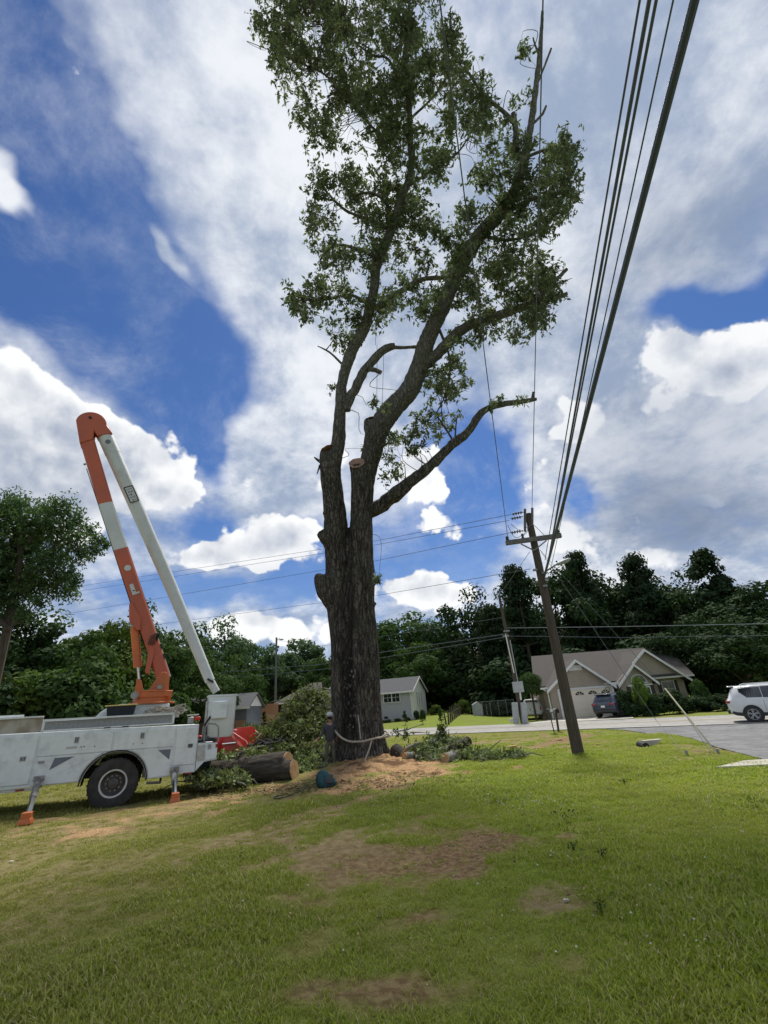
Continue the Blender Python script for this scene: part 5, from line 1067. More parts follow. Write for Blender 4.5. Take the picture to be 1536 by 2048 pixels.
def remesh(mb,name,vox,m,par,amp=.03,freq=(7,7,1.1),smooth=4,orient=None):
    o=mb.build('tmp',None,smooth=0); md=o.modifiers.new('r','REMESH'); md.mode='VOXEL'; md.voxel_size=vox; md2=o.modifiers.new('s','SMOOTH'); md2.factor=.5; md2.iterations=smooth
    dg=bpy.context.evaluated_depsgraph_get(); me=bpy.data.meshes.new_from_object(o.evaluated_get(dg)); bpy.data.objects.remove(o)
    n=len(me.vertices); co=np.empty(n*3,np.float32); me.vertices.foreach_get('co',co); co=co.reshape(-1,3); no=np.empty(n*3,np.float32); me.vertices.foreach_get('normal',no); no=no.reshape(-1,3)
    d=np.array([abs(mnoise.noise((p[0]*freq[0],p[1]*freq[1],p[2]*freq[2]))) for p in co])
    big=np.array([mnoise.noise((p[0]*1.7,p[1]*1.7,p[2]*.9+5)) for p in co])
    co=co-no*(amp*(1-np.clip(d*3.2,0,1)))[:,None]+no*(big*amp*1.3)[:,None]; me.vertices.foreach_set('co',co.astype(np.float32).ravel()); me.update(); me.shade_smooth(); me.name=name
    me.materials.clear(); me.materials.append(m); o=bpy.data.objects.new(name,me); COL.objects.link(o); o.parent=par; return o
def disc(c,nrm,r,m,name,par,flat=1.,wob=.06,seed=1):
    n=Vector(nrm).normalized(); a=n.cross(Vector((0,1,.3))).normalized(); b=n.cross(a); rg=random.Random(seed); c=Vector(c)
    rim=[c+a*r*math.cos(q)*(1+rg.uniform(-wob,wob))+b*r*flat*math.sin(q)*(1+rg.uniform(-wob,wob)) for q in [2*math.pi*k/20 for k in range(20)]]
    V=rim+[p+n*.02 for p in rim]+[p*.55+c*.45+n*.025 for p in rim]+[c+n*.02]; k=20
    Fc=[(i,(i+1)%k,(i+1)%k+k,i+k) for i in range(k)]+[(i+k,(i+1)%k+k,(i+1)%k+2*k,i+2*k) for i in range(k)]+[(i+2*k,(i+1)%k+2*k,3*k) for i in range(k)]
    return MB().add(V,Fc).build(name,m,par,smooth=0)
def big_tree():
    gz=tz(-1.3,15.6); t=thing('big_tree','huge half-pruned oak with a twin dark trunk, cut limbs and a leafy top','tree')
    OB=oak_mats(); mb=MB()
    def stem(L,dy=0.,n=18,step=.18,m=mb,flat=1.):
        ps=[op(a[0],a[1],dy+(a[3] if len(a)>3 else 0)) for a in L]; rs=[orad(a[0],a[1],a[2],dy)*float(np.interp(a[1],[700,880],[.84,1.])) for a in L]; c,r=crspline(ps,rs,step); m.tube(c,r,n,flat=flat); return c,r
    # right stem up to the low fork, left stem up to its stub
    stem([(732,1580,128),(731,1530,108),(727,1490,94),(722,1440,86),(720,1380,84),(721,1300,72),(721,1200,58),(722,1100,52),(724,1020,45),(730,960,40),(744,900,40),(752,862,44)],0)
    stem([(692,1580,92),(693,1530,80),(697,1480,68),(696,1420,66),(694,1350,66),(688,1280,56),(678,1200,50),(674,1120,48),(671,1050,49),(665,980,42),(661,935,44),(659,905,40)],.05)
    stem([(706,1580,80),(708,1400,56),(702,1250,40),(697,1130,30),(697,1075,18)],.42)
    # front stub with the pink cut
    stem([(728,1180,30),(724,1100,36),(721,1040,38),(720,1000,36),(718,960,34),(715,930,32)],-.24)
    # knobs on the left
    stem([(684,1130,34),(664,1090,34),(650,1072,30),(643,1062,24)],-.1); stem([(676,1215,40),(652,1180,40),(640,1160,26),(634,1148,12)],-.05); stem([(672,1160,40),(648,1165,30)],0)
    stem([(735,1160,26),(750,1165,10),(753,1160,5)],0); stem([(740,1215,20),(753,1205,6)],0); stem([(662,1030,30),(650,1020,20)],0)
    # stub top left of the main fork
    stem([(748,880,34),(742,855,30),(741,842,28)],-.12)
    # root flare
    for (u,v,r,dy) in((665,1548,26,-.25),(645,1556,12,-.45),(800,1542,20,-.1),(775,1556,26,-.55),(735,1562,26,-.75),(700,1560,24,-.72),(820,1546,8,-.2),(680,1556,22,-.6)):
        mb.tube([op(712 if u<715 else 733,1440),op((u+715)/2,1505,dy*.6),op(u,v,dy),op(u+(u-715)*.15,v+10,dy*1.3)],[.30,.22,orad(u,v,r),.05],10)
    # limbs that grow out of the stems
    stem([(664,960,36),(672,905,30),(678,870,27),(681,813,25),(686,757,26),(705,700,29),(730,652,27),(746,591,25),(754,531,24),(778,470,22),(799,410,20),(819,355,18),(824,296,15)],0,14)
    stem([(728,965,38),(748,890,44),(762,850,46),(788,815,46),(818,780,44),(836,741,42),(845,708,41),(863,660,40),(883,620,39),(908,562,37),(935,510,35),(962,466,33),(985,440,31)],0,16)
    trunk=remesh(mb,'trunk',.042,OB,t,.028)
    limbs=[]
    def limb(L,n=9,dy=0.,nm='limb',cut=None):
        m=MB(); ps=[op(a[0],a[1],dy) for a in L]; rs=[orad(a[0],a[1],a[2],dy)*.86 for a in L]; c,r=crspline(ps,rs,.16); rg=random.Random(len(limbs)); 
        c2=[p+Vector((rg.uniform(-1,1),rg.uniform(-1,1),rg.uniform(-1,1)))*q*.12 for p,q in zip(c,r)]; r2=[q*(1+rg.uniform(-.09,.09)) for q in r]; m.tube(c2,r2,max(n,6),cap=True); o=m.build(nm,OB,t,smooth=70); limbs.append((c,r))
        if cut: d=(c[-1]-c[-2]).normalized(); disc(c[-1],d,r[-1]*.95,cut,'cut_face',o)
        return c
    limb([(822,310,15),(819,228,13),(815,182,12),(808,114,9),(816,60,7),(820,-20,5)],9)
    limb([(980,448,31),(1004,420,28),(1027,387,26),(1050,319,20),(1061,255,16),(1072,173,13),(1080,100,10),(1085,23,6)],11)
    limb([(692,820,20),(700,795,22),(713,773,22),(729,741,21),(754,712,19),(772,697,19),(790,692,14)],11); limb([(785,694,9),(802,695,8),(835,694,8)],7); limb([(737,738,12),(750,740,10),(762,745,10)],8,-.1,cut=CUTP)
    limb([(838,745,32),(850,728,30),(875,708,27),(903,676,25),(935,652,23),(984,636,21),(1044,615,18),(1097,599,13),(1133,588,10)],11,cut=CUTP); limb([(1073,600,12),(1100,572,9),(1133,539,8)],8,cut=CUTP)
    limb([(735,1022,40),(760,1012,36),(789,991,34),(833,953,28),(859,934,25),(903,890,22),(935,866,20),(956,833,18),(976,817,15),(1004,809,13),(1044,803,12),(1073,798,8)],12); limb([(1064,802,8),(1067,785,7)],7,cut=CUTP)
    limb([(1030,250,13),(1005,222,9),(985,205,8),(958,178,7),(940,150,6),(922,132,4),(890,91,3)],7); limb([(1034,300,14),(1030,250,14),(1026,226,10)],8)
    limb([(776,412,8),(765,398,7),(749,388,7),(726,386,6),(700,395,3)],7); limb([(818,190,6),(776,118,6),(749,112,5),(708,82,4),(680,40,3)],6); limb([(800,300,6),(740,250,5),(680,182,5),(650,150,4),(617,132,3)],6); limb([(752,615,14),(775,600,12),(802,583,12),(843,559,11),(890,555,9),(920,548,6)],9)
    limb([(785,460,10),(740,440,8),(690,420,6),(650,380,4)],6); limb([(760,520,10),(720,500,8),(670,490,6),(640,520,4)],6); limb([(740,610,10),(700,590,7),(650,600,5),(600,600,3)],6); limb([(1000,430,12),(1060,400,9),(1110,390,5),(1145,380,3)],6); limb([(1052,315,9),(1090,300,6),(1120,300,3)],6); limb([(960,470,10),(1010,480,8),(1060,470,5),(1100,440,3)],6); limb([(870,640,8),(900,720,5),(890,790,4),(870,830,3)],6)
    limb([(905,880,5),(890,855,4),(875,833,3)],5); limb([(910,880,5),(912,850,3),(915,830,2)],5); limb([(820,370,8),(880,330,6),(920,300,4),(950,250,3)],6); limb([(818,240,7),(870,190,5),(900,140,3)],6); limb([(1078,110,6),(1070,90,4),(1066,75,3)],5); limb([(1072,175,5),(1090,130,5),(1102,98,5)],6,cut=CUTP); limb([(1064,250,6),(1085,228,6),(1092,212,5)],6)
    # dead twigs
    limb([(686,730,6),(668,712,5),(652,700,4),(635,692,2)],5,nm='dead_twig'); limb([(652,700,3),(660,690,2),(672,672,1.5)],4,nm='dead_twig'); limb([(645,925,12),(636,920,7),(628,914,2)],5,-.1,nm='dead_twig'); limb([(640,930,5),(634,948,2)],4,-.1,nm='dead_twig')
    # cut faces on the stubs
    p=op(714,930,-.24); disc(p+Vector((0,-.18,-.02)),(-.1,-.95,.30),orad(714,929,31),CUTP,'cut_face',trunk,.85,seed=4)
    p=op(741,841,-.12); disc(p,(-.2,-.05,1),orad(741,841,26),CUTP,'cut_face',trunk); p=op(659,903,.05); disc(p,(-.3,.2,1),orad(659,903,38),CUTP,'cut_face',trunk); p=op(645,1068,-.05); disc(p,(-.8,-.2,.6),orad(645,1068,22),CUTP,'cut_face',trunk)
    # crown: twigs and leaf bunches
    POLY=[(505,-60),(505,0),(520,60),(545,120),(550,175),(590,225),(600,275),(625,300),(622,335),(608,350),(606,400),(612,440),(628,480),(640,520),(628,560),(585,575),(582,640),(625,640),(640,620),(660,640),(680,700),(708,690),(735,640),(760,650),(800,640),(830,610),(850,650),(868,620),(905,600),(925,640),(880,690),(862,740),(852,790),(815,850),(770,870),(762,900),(765,960),(790,970),(820,930),(850,885),(880,880),(905,850),(925,830),(922,780),(945,755),(935,700),(945,680),(1000,710),(1040,690),(1060,680),(1095,640),(1112,600),(1128,560),(1100,510),(1115,450),(1155,410),(1150,350),(1148,290),(1120,270),(1095,310),(1062,300),(1045,250),(1030,260),(1010,230),(985,250),(975,190),(965,150),(925,130),(922,60),(880,30),(870,-60)]
    POLY=[(a,b) for a,b in POLY]
    HOLES=[(628,60,24,30),(762,130,24,26),(850,222,26,28),(640,185,18,26),(695,250,24,36),(665,325,26,30),(728,330,16,34),(930,330,20,34),(895,420,22,26),(700,450,24,32),(950,290,18,26),(668,410,14,24),(740,400,14,10),(590,180,14,30),(905,385,40,22),(1005,300,14,50),(720,560,16,26),(800,660,40,28),(845,840,20,40),(800,900,18,14),(980,700,20,12),(1090,510,18,14),(690,650,12,20),(960,740,22,40),(880,700,14,26),(815,540,12,12),(1150,480,25,30),(600,330,12,20),(775,30,10,20),(870,100,12,14),(560,260,30,30),(1075,330,10,20)]
    def inside(x,y):
        c=False; j=len(POLY)-1
        for i in range(len(POLY)):
            xi,yi=POLY[i]; xj,yj=POLY[j]
            if (yi>y)!=(yj>y) and x<(xj-xi)*(y-yi)/(yj-yi)+xi: c=not c
            j=i
        return c
    rg=np.random.default_rng(77); PT=[p for c,r in limbs for p in c[::2]]; PTA=np.array([tuple(p) for p in PT])
    # also the upper parts of the two main limbs
    for L in([(705,700),(730,652),(746,591),(754,531),(778,470),(799,410),(819,355)],[(845,708),(863,660),(883,620),(908,562),(935,510),(962,466)]): PTA=np.concatenate([PTA,np.array([tuple(op(u,v)) for u,v in L])])
    tw=MB(); LV=[]; cnt=0; centres=[]
    EX=[(1045,105,22),(1040,195,20),(1115,300,22),(1130,400,30),(600,600,26),(610,625,14),(665,775,8),(748,805,8),(770,812,7),(735,905,6),(1010,800,12),(1035,797,10),(985,808,5),(875,770,40),(900,740,26),(850,830,24),(780,920,22),(800,950,14),(770,870,12),(830,860,22),(755,1160,5),(700,660,20),(560,60,40),(600,30,40)]
    tries=0
    while cnt<840 and tries<60000:
        tries+=1; u=rg.uniform(495,1160); v=rg.uniform(-60,985)
        if not inside(u,v): continue
        if any(((u-h[0])/h[2])**2+((v-h[1])/h[3])**2<1.55 for h in HOLES): continue
        dens=1. if v<640 else .72
        if rg.uniform()>dens: continue
        centres.append((u,v,rg.uniform(11,22) if v<700 else rg.uniform(9,15))); cnt+=1
    for e in EX:
        for _ in range(max(1,int(e[2]**2/140))): centres.append((e[0]+rg.normal()*e[2]*.45,e[1]+rg.normal()*e[2]*.45,min(e[2],13)))
    for (u,v,r) in centres:
        base=YD(v); p0=np.array(aty(u,v,base)); d=np.linalg.norm(PTA-p0,axis=1); near=PTA[d.argmin()]
        Yc=near[1]+rg.normal()*.75; p=aty(u,v,max(6.,Yc)); rr=(aty(u+r,v,p.y)-p).length; pn=Vector(near)
        k_=(p-pn).length*.16; w1=Vector(rg.normal(size=3))*k_; w2=Vector(rg.normal(size=3))*k_*.7; m1=(pn+p)/2+w1*.6; cc,rc=crspline([pn,pn.lerp(p,.3)+w1,pn.lerp(p,.65)+w2,p],[.018,.013,.008,.004],.2); tw.tube(cc,rc,4,cap=False)
        nb=int(np.clip(rr*rr*108,9,40))
        P0=np.array(p)+rg.normal(size=(nb,3))*rr*np.array([.55,.55,.6])
        for q in P0:
            if rg.uniform()<.4: tw.tube([m1.lerp(p,.7),Vector(q)],[.007,.003],3,cap=False)
            k=rg.integers(6,10); ax=unit(rg.normal(size=3)+[0,0,-.35]); D=unit(rg.normal(size=(k,3))*.75+ax*.9+[0,0,-.35]); N=unit(rg.normal(size=(k,3))*.7+[0,0,1.]); N=N-D*(D*N).sum(1,keepdims=True)
            ll=rg.uniform(.08,.25,k); V_,_q=leaf_quads(q+rg.normal(size=(k,3))*.045,D,N,ll,ll*rg.uniform(.30,.48,k)); LV.append(V_)
    V=np.concatenate(LV); print('oak leaves',len(V)//4); npmesh('crown',V,np.arange(len(V)).reshape(-1,4),OLF,t); tw.build('twigs',BARK,t,smooth=0)
    # broken tip of the pollarded leader
    return t
big_tree()
def cord(name,label,cat,pts,r,m,n=6,group=None,step=.15):
    c,_=crspline(pts,[1]*len(pts),step); o=MB().tube(c,r,n).build(name,m); tag(o,label,cat,group); return o
def ropes():
    # heavy rope hitched round the butt of the trunk
    RW_=mat('rope_white',(.42,.38,.31),(.30,.27,.22),scale=60,rough=.95,bump=.5)
    cx,cy=op(712,1470).x,TY; pts=[]
    for (u,v,y) in((668,1452,15.35),(672,1464,14.98),(684,1476,14.72),(700,1483,14.62),(722,1483,14.60),(742,1479,14.64),(758,1475,14.78),(772,1474,15.0),(779,1471,15.3)): pts.append(aty(u,v,y))
    z=pts[-1].z
    for a in (0,60,120,180): pts.append(Vector((cx+.88*math.cos(R_(a)),cy+.80*math.sin(R_(a)),z+.12)))
    pts.append(pts[0]); 
    t=thing('trunk_rope','pale thick rope hitched round the base of the big trunk','rope'); c,_=crspline(pts,[1]*len(pts),.08); MB().tube(c,.028,8).build('loop',RW_,t)
    c,_=crspline([aty(743,1482,14.60),aty(738,1500,14.50),aty(731,1518,14.40),aty(729,1530,14.33)],[1]*4,.06); MB().tube(c,.022,7).build('tail',RW_,t)
    c,_=crspline([aty(716,1430,14.85),aty(719,1455,14.70),aty(721,1478,14.6)],[1]*3,.06); MB().tube(c,.016,6).build('strand',RW_,t)
    c,_=crspline([aty(779,1471,15.25),aty(772,1468,14.95),aty(762,1475,14.74),aty(750,1476,14.66)],[1]*4,.06); MB().tube(c,.026,7).build('knot',RW_,t)
    G=mat('line_grey',(.10,.11,.12),rough=.7)
    cord('climbing_line','thin climbing rope hanging between the two main limbs, left strand','rope',[op(754,690),op(754,760),op(753,832)],.008,G,5,'climbing ropes in the big tree')
    cord('climbing_line','thin climbing rope hanging between the two main limbs, right strand','rope',[op(768,694),op(766,760),op(763,838)],.008,G,5,'climbing ropes in the big tree')
    cord('climbing_line','thin rope hanging in front of the left main limb above the blob','rope',[op(750,590,-.3),op(752,640,-.3),op(751,690,-.3)],.008,G,5,'climbing ropes in the big tree')
ropes()
# ================================================================ poles and wires
PWD=mat('pole_wood',(.105,.085,.063),(.065,.053,.042),scale=3,stretch=(12,12,.8),rough=.95,bump=.6); PGR=mat('pole_weathered',(.17,.16,.15),(.12,.115,.11),scale=2,stretch=(6,6,6),rough=.9,bump=.3); WIRE=mat('wire_dark',(.13,.145,.17),rough=.6); CABLE=mat('cable_grey',(.10,.12,.17),(.085,.10,.14),rough=.6); INS=mat('insulator',(.05,.055,.07),rough=.3,spec=.6); LAMP=mat('lamp_housing',(.33,.36,.36),(.28,.3,.3),rough=.5); GALV=mat('galvanised_box',(.42,.44,.43),(.36,.38,.38),scale=4,rough=.6,dirt=.2)
G=gnd(1155,1508); PY=G.y
def pp(u,v,dy=0): return aty(u,v,PY+dy)
def main_pole():
    t=thing('utility_pole','leaning wooden utility pole with weathered crossarm and small street light','utility pole',tuple(G)); o=Vector(G)
    top=pp(1056,1028); base=Vector((pp(1155,1500).x,PY,G.z-.3)); L=lambda u,v,dy=0:pp(u,v,dy)-o
    n=12; c=[(base-o).lerp(top-o,i/n) for i in range(n+1)]; MB().tube(c,[.165-.06*i/n for i in range(n+1)],14).build('pole',PWD,t)
    a,b=L(1012,1086,-.16),L(1122,1071,-.16); d=(b-a).normalized(); M=Matrix.Rotation(-math.asin(d.z),3,'Y')@Matrix.Identity(3)
    m=MB(); P=[]
    for e,f in((a,0),(b,1)):
        for dy,dz in((-.06,-.07),(.06,-.07),(.06,.07),(-.06,.07)): P.append(e+Vector((0,dy,dz)))
    m.add(P,[(0,1,2,3),(7,6,5,4),(0,4,5,1),(1,5,6,2),(2,6,7,3),(3,7,4,0)]); arm=m.build('crossarm',PGR,t,smooth=0)
    for (u,v) in((1042,1088),(1093,1081)): MB().tube([L(u,v,-.2),L(1068,1101,-.13)],.022,6).build('brace',STEEL,arm)
    def ins(p,r=.06,h=.12,par=arm): return MB().lathe([(.001,h),(r*.7,h),(r,h*.55),(r*.6,h*.5),(r,h*.1),(r*.5,0)],tuple(p),'z',12).build('insulator',INS,par)
    ins(L(1015,1080,-.16)); ins(L(1046,1077,-.16),.05,.16); ins(L(1116,1069,-.16),.09,.16)
    # upright fuse brackets at the top
    for (u,v0,v1,dy) in((1050,1018,1063,-.12),(1064.5,1016,1052,-.10)):
        MB().tube([L(u,v1,dy),L(u,v0,dy)],.042,4).build('dead_end_bracket',PGR,t,smooth=0)
    for (u,v) in((1048,1024),(1046,1033),(1046,1061)):
        p=L(u,v,-.15); q=p+Vector((-.42,0,-.05)); m=MB().tube([p,q],.015,6)
        for k in(.25,.45,.65,.85): s=p.lerp(q,k); m.lathe([(.02,-.015),(.055,-.012),(.055,.012),(.02,.015)],tuple(s),'x',12)
        m.build('strain_insulator',INS,t)
    m=MB()
    for L_ in([(1022,1048),(1034,1058),(1047,1064)],[(1015,1050),(1030,1075),(1050,1066),(1060,1050)],[(1048,1070),(1056,1062),(1052,1052)],[(1068,1050),(1080,1062),(1092,1074)]):
        c,_=crspline([L(u,v,-.18) for u,v in L_],[1]*len(L_),.1); m.tube(c,.009,5)
    m.build('jumper_wire',WIRE,t)
    m=MB().tube([L(1088,1150,-.1),L(1094,1141,-.25),L(1105,1134,-.3),L(1114,1128,-.35)],.025,8); ar=m.build('lamp_arm',PGR,t)
    c=L(1126,1124,-.36); MB().loft([[(c.x+x,c.y+w*.12*math.cos(q),c.z+x*.30+.07*w*math.sin(q)) for q in [2*math.pi*k/12 for k in range(12)]] for x,w in((-.26,.25),(-.16,.7),(0,1.),(.16,.9),(.25,.4))]).build('lamp_head',LAMP,ar)
    MB().ball(tuple(L(1113,1123,-.36)),.03).build('photocell',BLK,ar)
    for (u,v) in((1087,1146),(1093,1160),(1090,1172),(1070,1140)): MB().box(tuple(L(u,v,-.13)),(.12,.10,.06)).build('clamp',STEEL,t)
    return top
main_pole()
def wire(label,a,uv,zt,r,m=WIRE,ext=1.5,name='power_line',group='overhead wires running past the camera',sag=0.):
    """from the pole to where it leaves the top of the picture at height zt, then on behind the camera"""
    d=Vector(ray(*uv)); b=Vector((0,0,H))+d*((zt-H)/d.z); e=b+(b-a)*ext; n=14; pts=[]
    for i in range(n+1): s=i/n; p=a.lerp(e,s); pts.append(p+Vector((0,0,-sag*4*s*(1-s))))
    if isinstance(r,tuple): rr=[r[0]+(r[1]-r[0])*i/n for i in range(n+1)]
    else: rr=r
    o=MB().tube(pts,rr,8).build(name,m); tag(o,label,'wire',group)
wire('thin wire coming down to the left end of the crossarm, passing through the treetop',pp(1015,1072,-.16),(879,-2),8.6,.009)
wire('thin wire rising from the pole top past the pollarded leader',pp(1064,1016,-.1),(1086,-2),9.0,.009)
wire('leftmost of the close bundle of thin wires right of the tree',pp(1090,1120,-.2),(1280,-2),6.9,.011)
wire('second wire of the bundle, slightly thicker than its left neighbour',pp(1093,1140,-.2),(1299,-2),6.6,.018)
wire('third wire of the bundle, twisted against the second',pp(1093,1142,-.24),(1313,-2),6.5,.014)
wire('thin wire running alone between the bundle and the thick cable',pp(1101,1140,-.2),(1347,-2),6.4,.008)
wire('thickest dark cable slanting down from the top right to the pole',pp(1089,1152,-.2),(1390,-2),6.0,(.037,.030),CABLE)
def span(label,P,r=.009,name='power_line',group='wires crossing the view from side to side',m=WIRE,sag=.0):
    pts=[]; 
    for i in range(len(P)-1):
        for k in range(6): pts.append(P[i].lerp(P[i+1],k/6))
    pts.append(P[-1]); n=len(pts)-1; pts=[p+Vector((0,0,-sag*4*(i/n)*(1-i/n))) for i,p in enumerate(pts)]
    tag(MB().tube(pts,r,6).build(name,m),label,'wire',group)
# three primary wires going left from the pole top, behind the tree
span('upper wire running left from the pole top behind the trunk',[pp(1022,1029,-.15),aty(750,1082,21),aty(240,1160,30),aty(-120,1215,36)])
span('second wire running left from the pole top, close under the first',[pp(1018,1041,-.15),aty(750,1090,21),aty(240,1170,30),aty(-120,1225,36)])
span('third wire running left from the pole, lower than the first two',[pp(1022,1065,-.15),aty(750,1122,21),aty(240,1210,30),aty(-120,1270,36)])
span('fourth thin wire running left from below the crossarm',[pp(1060,1138,-.15),aty(760,1190,21),aty(380,1240,30),aty(-120,1310,36)])
span('guy wire slanting from the crossarm down to the left',[pp(1060,1103,-.1),aty(1003,1185,PY+8),aty(1000,1190,PY+9)],.008)
# wires along the far side of the road
P2=gnd(1044,1447); Y2=P2.y
span('bright wire crossing the dark wood to the right edge',[aty(1012,1256,Y2),aty(1250,1253,36),aty(1600,1246,31)],.022,m=mat('wire_bright',(.32,.34,.36),rough=.4))
span('lower dark wire crossing the dark wood to the right edge',[aty(1014,1272,Y2),aty(1250,1275,36),aty(1600,1270,31)],.02)
span('dark cable from the meter pole running left behind the trunk',[aty(1010,1268,Y2),aty(760,1305,44),aty(650,1328,48),aty(350,1352,54),aty(-150,1380,66)],.03)
span('second dark cable from the meter pole running left, just under the first',[aty(1012,1274,Y2),aty(760,1316,44),aty(650,1338,48),aty(350,1366,54),aty(-150,1398,66)],.025)
span('service wire from the street-light pole to the right',[aty(556,1281,60),aty(640,1292,58),aty(1005,1235,Y2)],.015)
def guy():
    q=gnd(1438,1509); a=pp(1080,1100,-.1)
    for (lab,e,f,g) in(('guy wire with yellow plastic guard, anchored beside the side road',gnd(1438,1509),(1330,1377),True),('thin bare guy wire left of the yellow-guarded one',gnd(1375,1512),(1312,1440),False)):
        t=thing('guy_wire',lab,'guy wire',tuple(e)); k=aty(f[0],f[1],e.y+ (2.0 if g else 1.8))
        up=k-e
        if g: MB().tube([(0,0,-.05),up],.022,8).build('guard',mat('guard_yellow',(.36,.36,.20),(.30,.29,.18),rough=.6),t); MB().tube([(.0,0,0),up*1.0,(a-e)],.006,5).build('cable',WIRE,t); MB().tube([(-.12,.05,0),up*.55+Vector((-.04,.0,.02))],.008,5).build('second_cable',WIRE,t)
        else: MB().tube([(0,0,-.05),up,(a-e)],.007,5).build('cable',WIRE,t)
        MB().tube([(0,0,-.1),(0,0,.12)],.03,6).build('anchor',STEEL,t)
guy()
def meter_pole():
    t=thing('meter_pole','dark service pole with white conduit, grey meter box and two grey cabinets at its foot','utility pole',(P2.x,Y2,tz(P2.x,Y2))); o=Vector((P2.x,Y2,tz(P2.x,Y2))); L=lambda u,v,dy=0:aty(u,v,Y2+dy)-o
    MB().tube([L(1046,1449),L(1012,1262),L(998,1190)],[.17,.13,.11],10).build('pole',PWD,t)
    MB().tube([L(1011,1268,-.2),L(1028,1346,-.2)],.045,8).build('conduit',TRIM,t); MB().tube([L(1020,1280,-.2),L(1036,1366,-.2)],.035,8).build('conduit',GALV,t)
    c=L(1036,1374,-.3); MB().box(tuple(c),(.80,.3,.80)).build('meter_box',GALV,t,bev=.02)
    for (u,w) in((1033,.42),(1050,.42)): a=L(u,1447,-.35); b=L(u-4,1405,-.35); MB().loft([[(p.x+x*w/2,p.y+y*.18,p.z) for x,y in((-1,-1),(1,-1),(1,1),(-1,1))] for p in(a,b)]).build('cabinet',GALV,t,bev=.02)
    MB().tube([L(1042,1400,-.4),L(1040,1385,-.4)],.07,8).build('weather_head',TRIM,t); MB().box(tuple(L(1026,1441,-.3)),(.5,.3,.28)).build('pull_box',mat('box_cream',(.6,.58,.45),rough=.7),t)
    for (u,v) in((1013,1262),(1012,1272)): MB().box(tuple(L(u,v,-.15)),(.5,.12,.12)).build('bracket',STEEL,t)
meter_pole()
def light_pole():
    a=aty(550.5,1440,60); z=tz(a.x,60); t=thing('light_pole','slim wooden pole with a small lamp, in front of the brick house','street light',(a.x,60,z)); o=Vector((a.x,60,z)); L=lambda u,v:aty(u,v,60)-o
    MB().tube([(0,0,0),L(553,1275)],[.17,.12],8).build('pole',PGR,t); MB().tube([L(553,1280),L(560,1277)],.04,6).build('lamp_arm',STEEL,t); MB().ball(tuple(L(563,1279)),(.3,.14,.1)).build('lamp_head',LAMP,t)
light_pole()
def far_poles():
    for (u,v0,v1,Y,lab) in((632,1322,1400,85,'far pale pole with a transformer, left of the trunk'),(575,1345,1400,90,'thin far pole seen above the brown roof'),(1085,1245,1330,66,'bare dead tree trunk behind the tan house roof')):
        a=aty(u,v1,Y); z=tz(a.x,Y); t=thing('far_pole' if 'pole' in lab else 'dead_tree',lab,'pole' if 'pole' in lab else 'tree',(a.x,Y,z)); h=aty(u,v0,Y).z-z; MB().tube([(0,0,0),(0,0,h)],.16,7).build('pole' if 'pole' in lab else 'trunk',GALV,t)
        if 'transformer' in lab: MB().tube([(.3,0,h-1.2),(.3,0,h-.2)],.35,10).build('transformer',GALV,t)
far_poles()
def mailboxes():
    MBX=mat('mailbox_grey',(.20,.20,.20),(.15,.15,.15),rough=.4)
    for (ub,ut,lab,thin) in((1109,1099,'black mailbox with white patch on a thin leaning post',True),(1117,1112,'grey arched mailbox on a dark wooden post',False)):
        g=gnd(ub,1466 if thin else 1463); z=g.z; t=thing('mailbox',lab,'mailbox',tuple(g),0,'mailboxes by the road'); L=lambda u,v,dy=0:aty(u,v,g.y+dy)-Vector(g)
        top=L(ut,1426); MB().tube([(0,0,-.1),top],.03 if thin else .065,8 if thin else 4).build('post',BLK if thin else PWD,t,smooth=0)
        w,h=(.20,.22) if thin else (.24,.20); arc=[(-w/2,0),(w/2,0)]+[(w/2*math.cos(q),h*.6+w/2*math.sin(q)) for q in [math.pi*k/8 for k in range(9)]]
        b=MB().prism([(top.x+x,top.z+z_) for x,z_ in arc],top.y-.28,top.y+.28,'y').build('box',BLK if thin else MBX,t); MB().prism([(top.x+x*.9,top.z+.01+z_*.9) for x,z_ in arc],top.y-.295,top.y-.281,'y').build('door',BLK if not thin else MBX,b)
        if thin: MB().box((top.x+.04,top.y-.30,top.z+.13),(.14,.01,.14)).build('white_patch',TRIM,b)
        else: MB().box((top.x+w/2+.01,top.y-.1,top.z+.2),(.015,.05,.16)).build('flag',REDL,b)
mailboxes()
def culvert():
    g=gnd(1300,1492); t=thing('culvert_end','pale concrete culvert end in the grass by the side road','culvert',tuple(g)); 
    MB().prism([(-.12,-.12),(.10,-.05),(.42,.16),(-.15,.15)],0,.22,'y').build('apron',CONC,t,bev=.01); MB().tube([(-.18,-.12,.0),(-.16,.3,.02)],.11,14).build('pipe',DARKM,t)
culvert()
def gtarp():
    a=aty(957,1425,56); t=thing('grey_tent','small grey peaked cover standing on the lawn behind the chain-link fence','cover',(a.x,56,tz(a.x,56))); h=aty(957,1396,56).z-tz(a.x,56)
    MB().prism([(-.5,0),(.5,0),(.5,h*.6),(.05,h*.8),(-.5,h*.65)],0,1.,'y').build('cover',GALV,t); MB().tube([(.95,-.05,0),(.95,-.05,h*.6)],.04,6).build('post',STEEL,t)
gtarp()

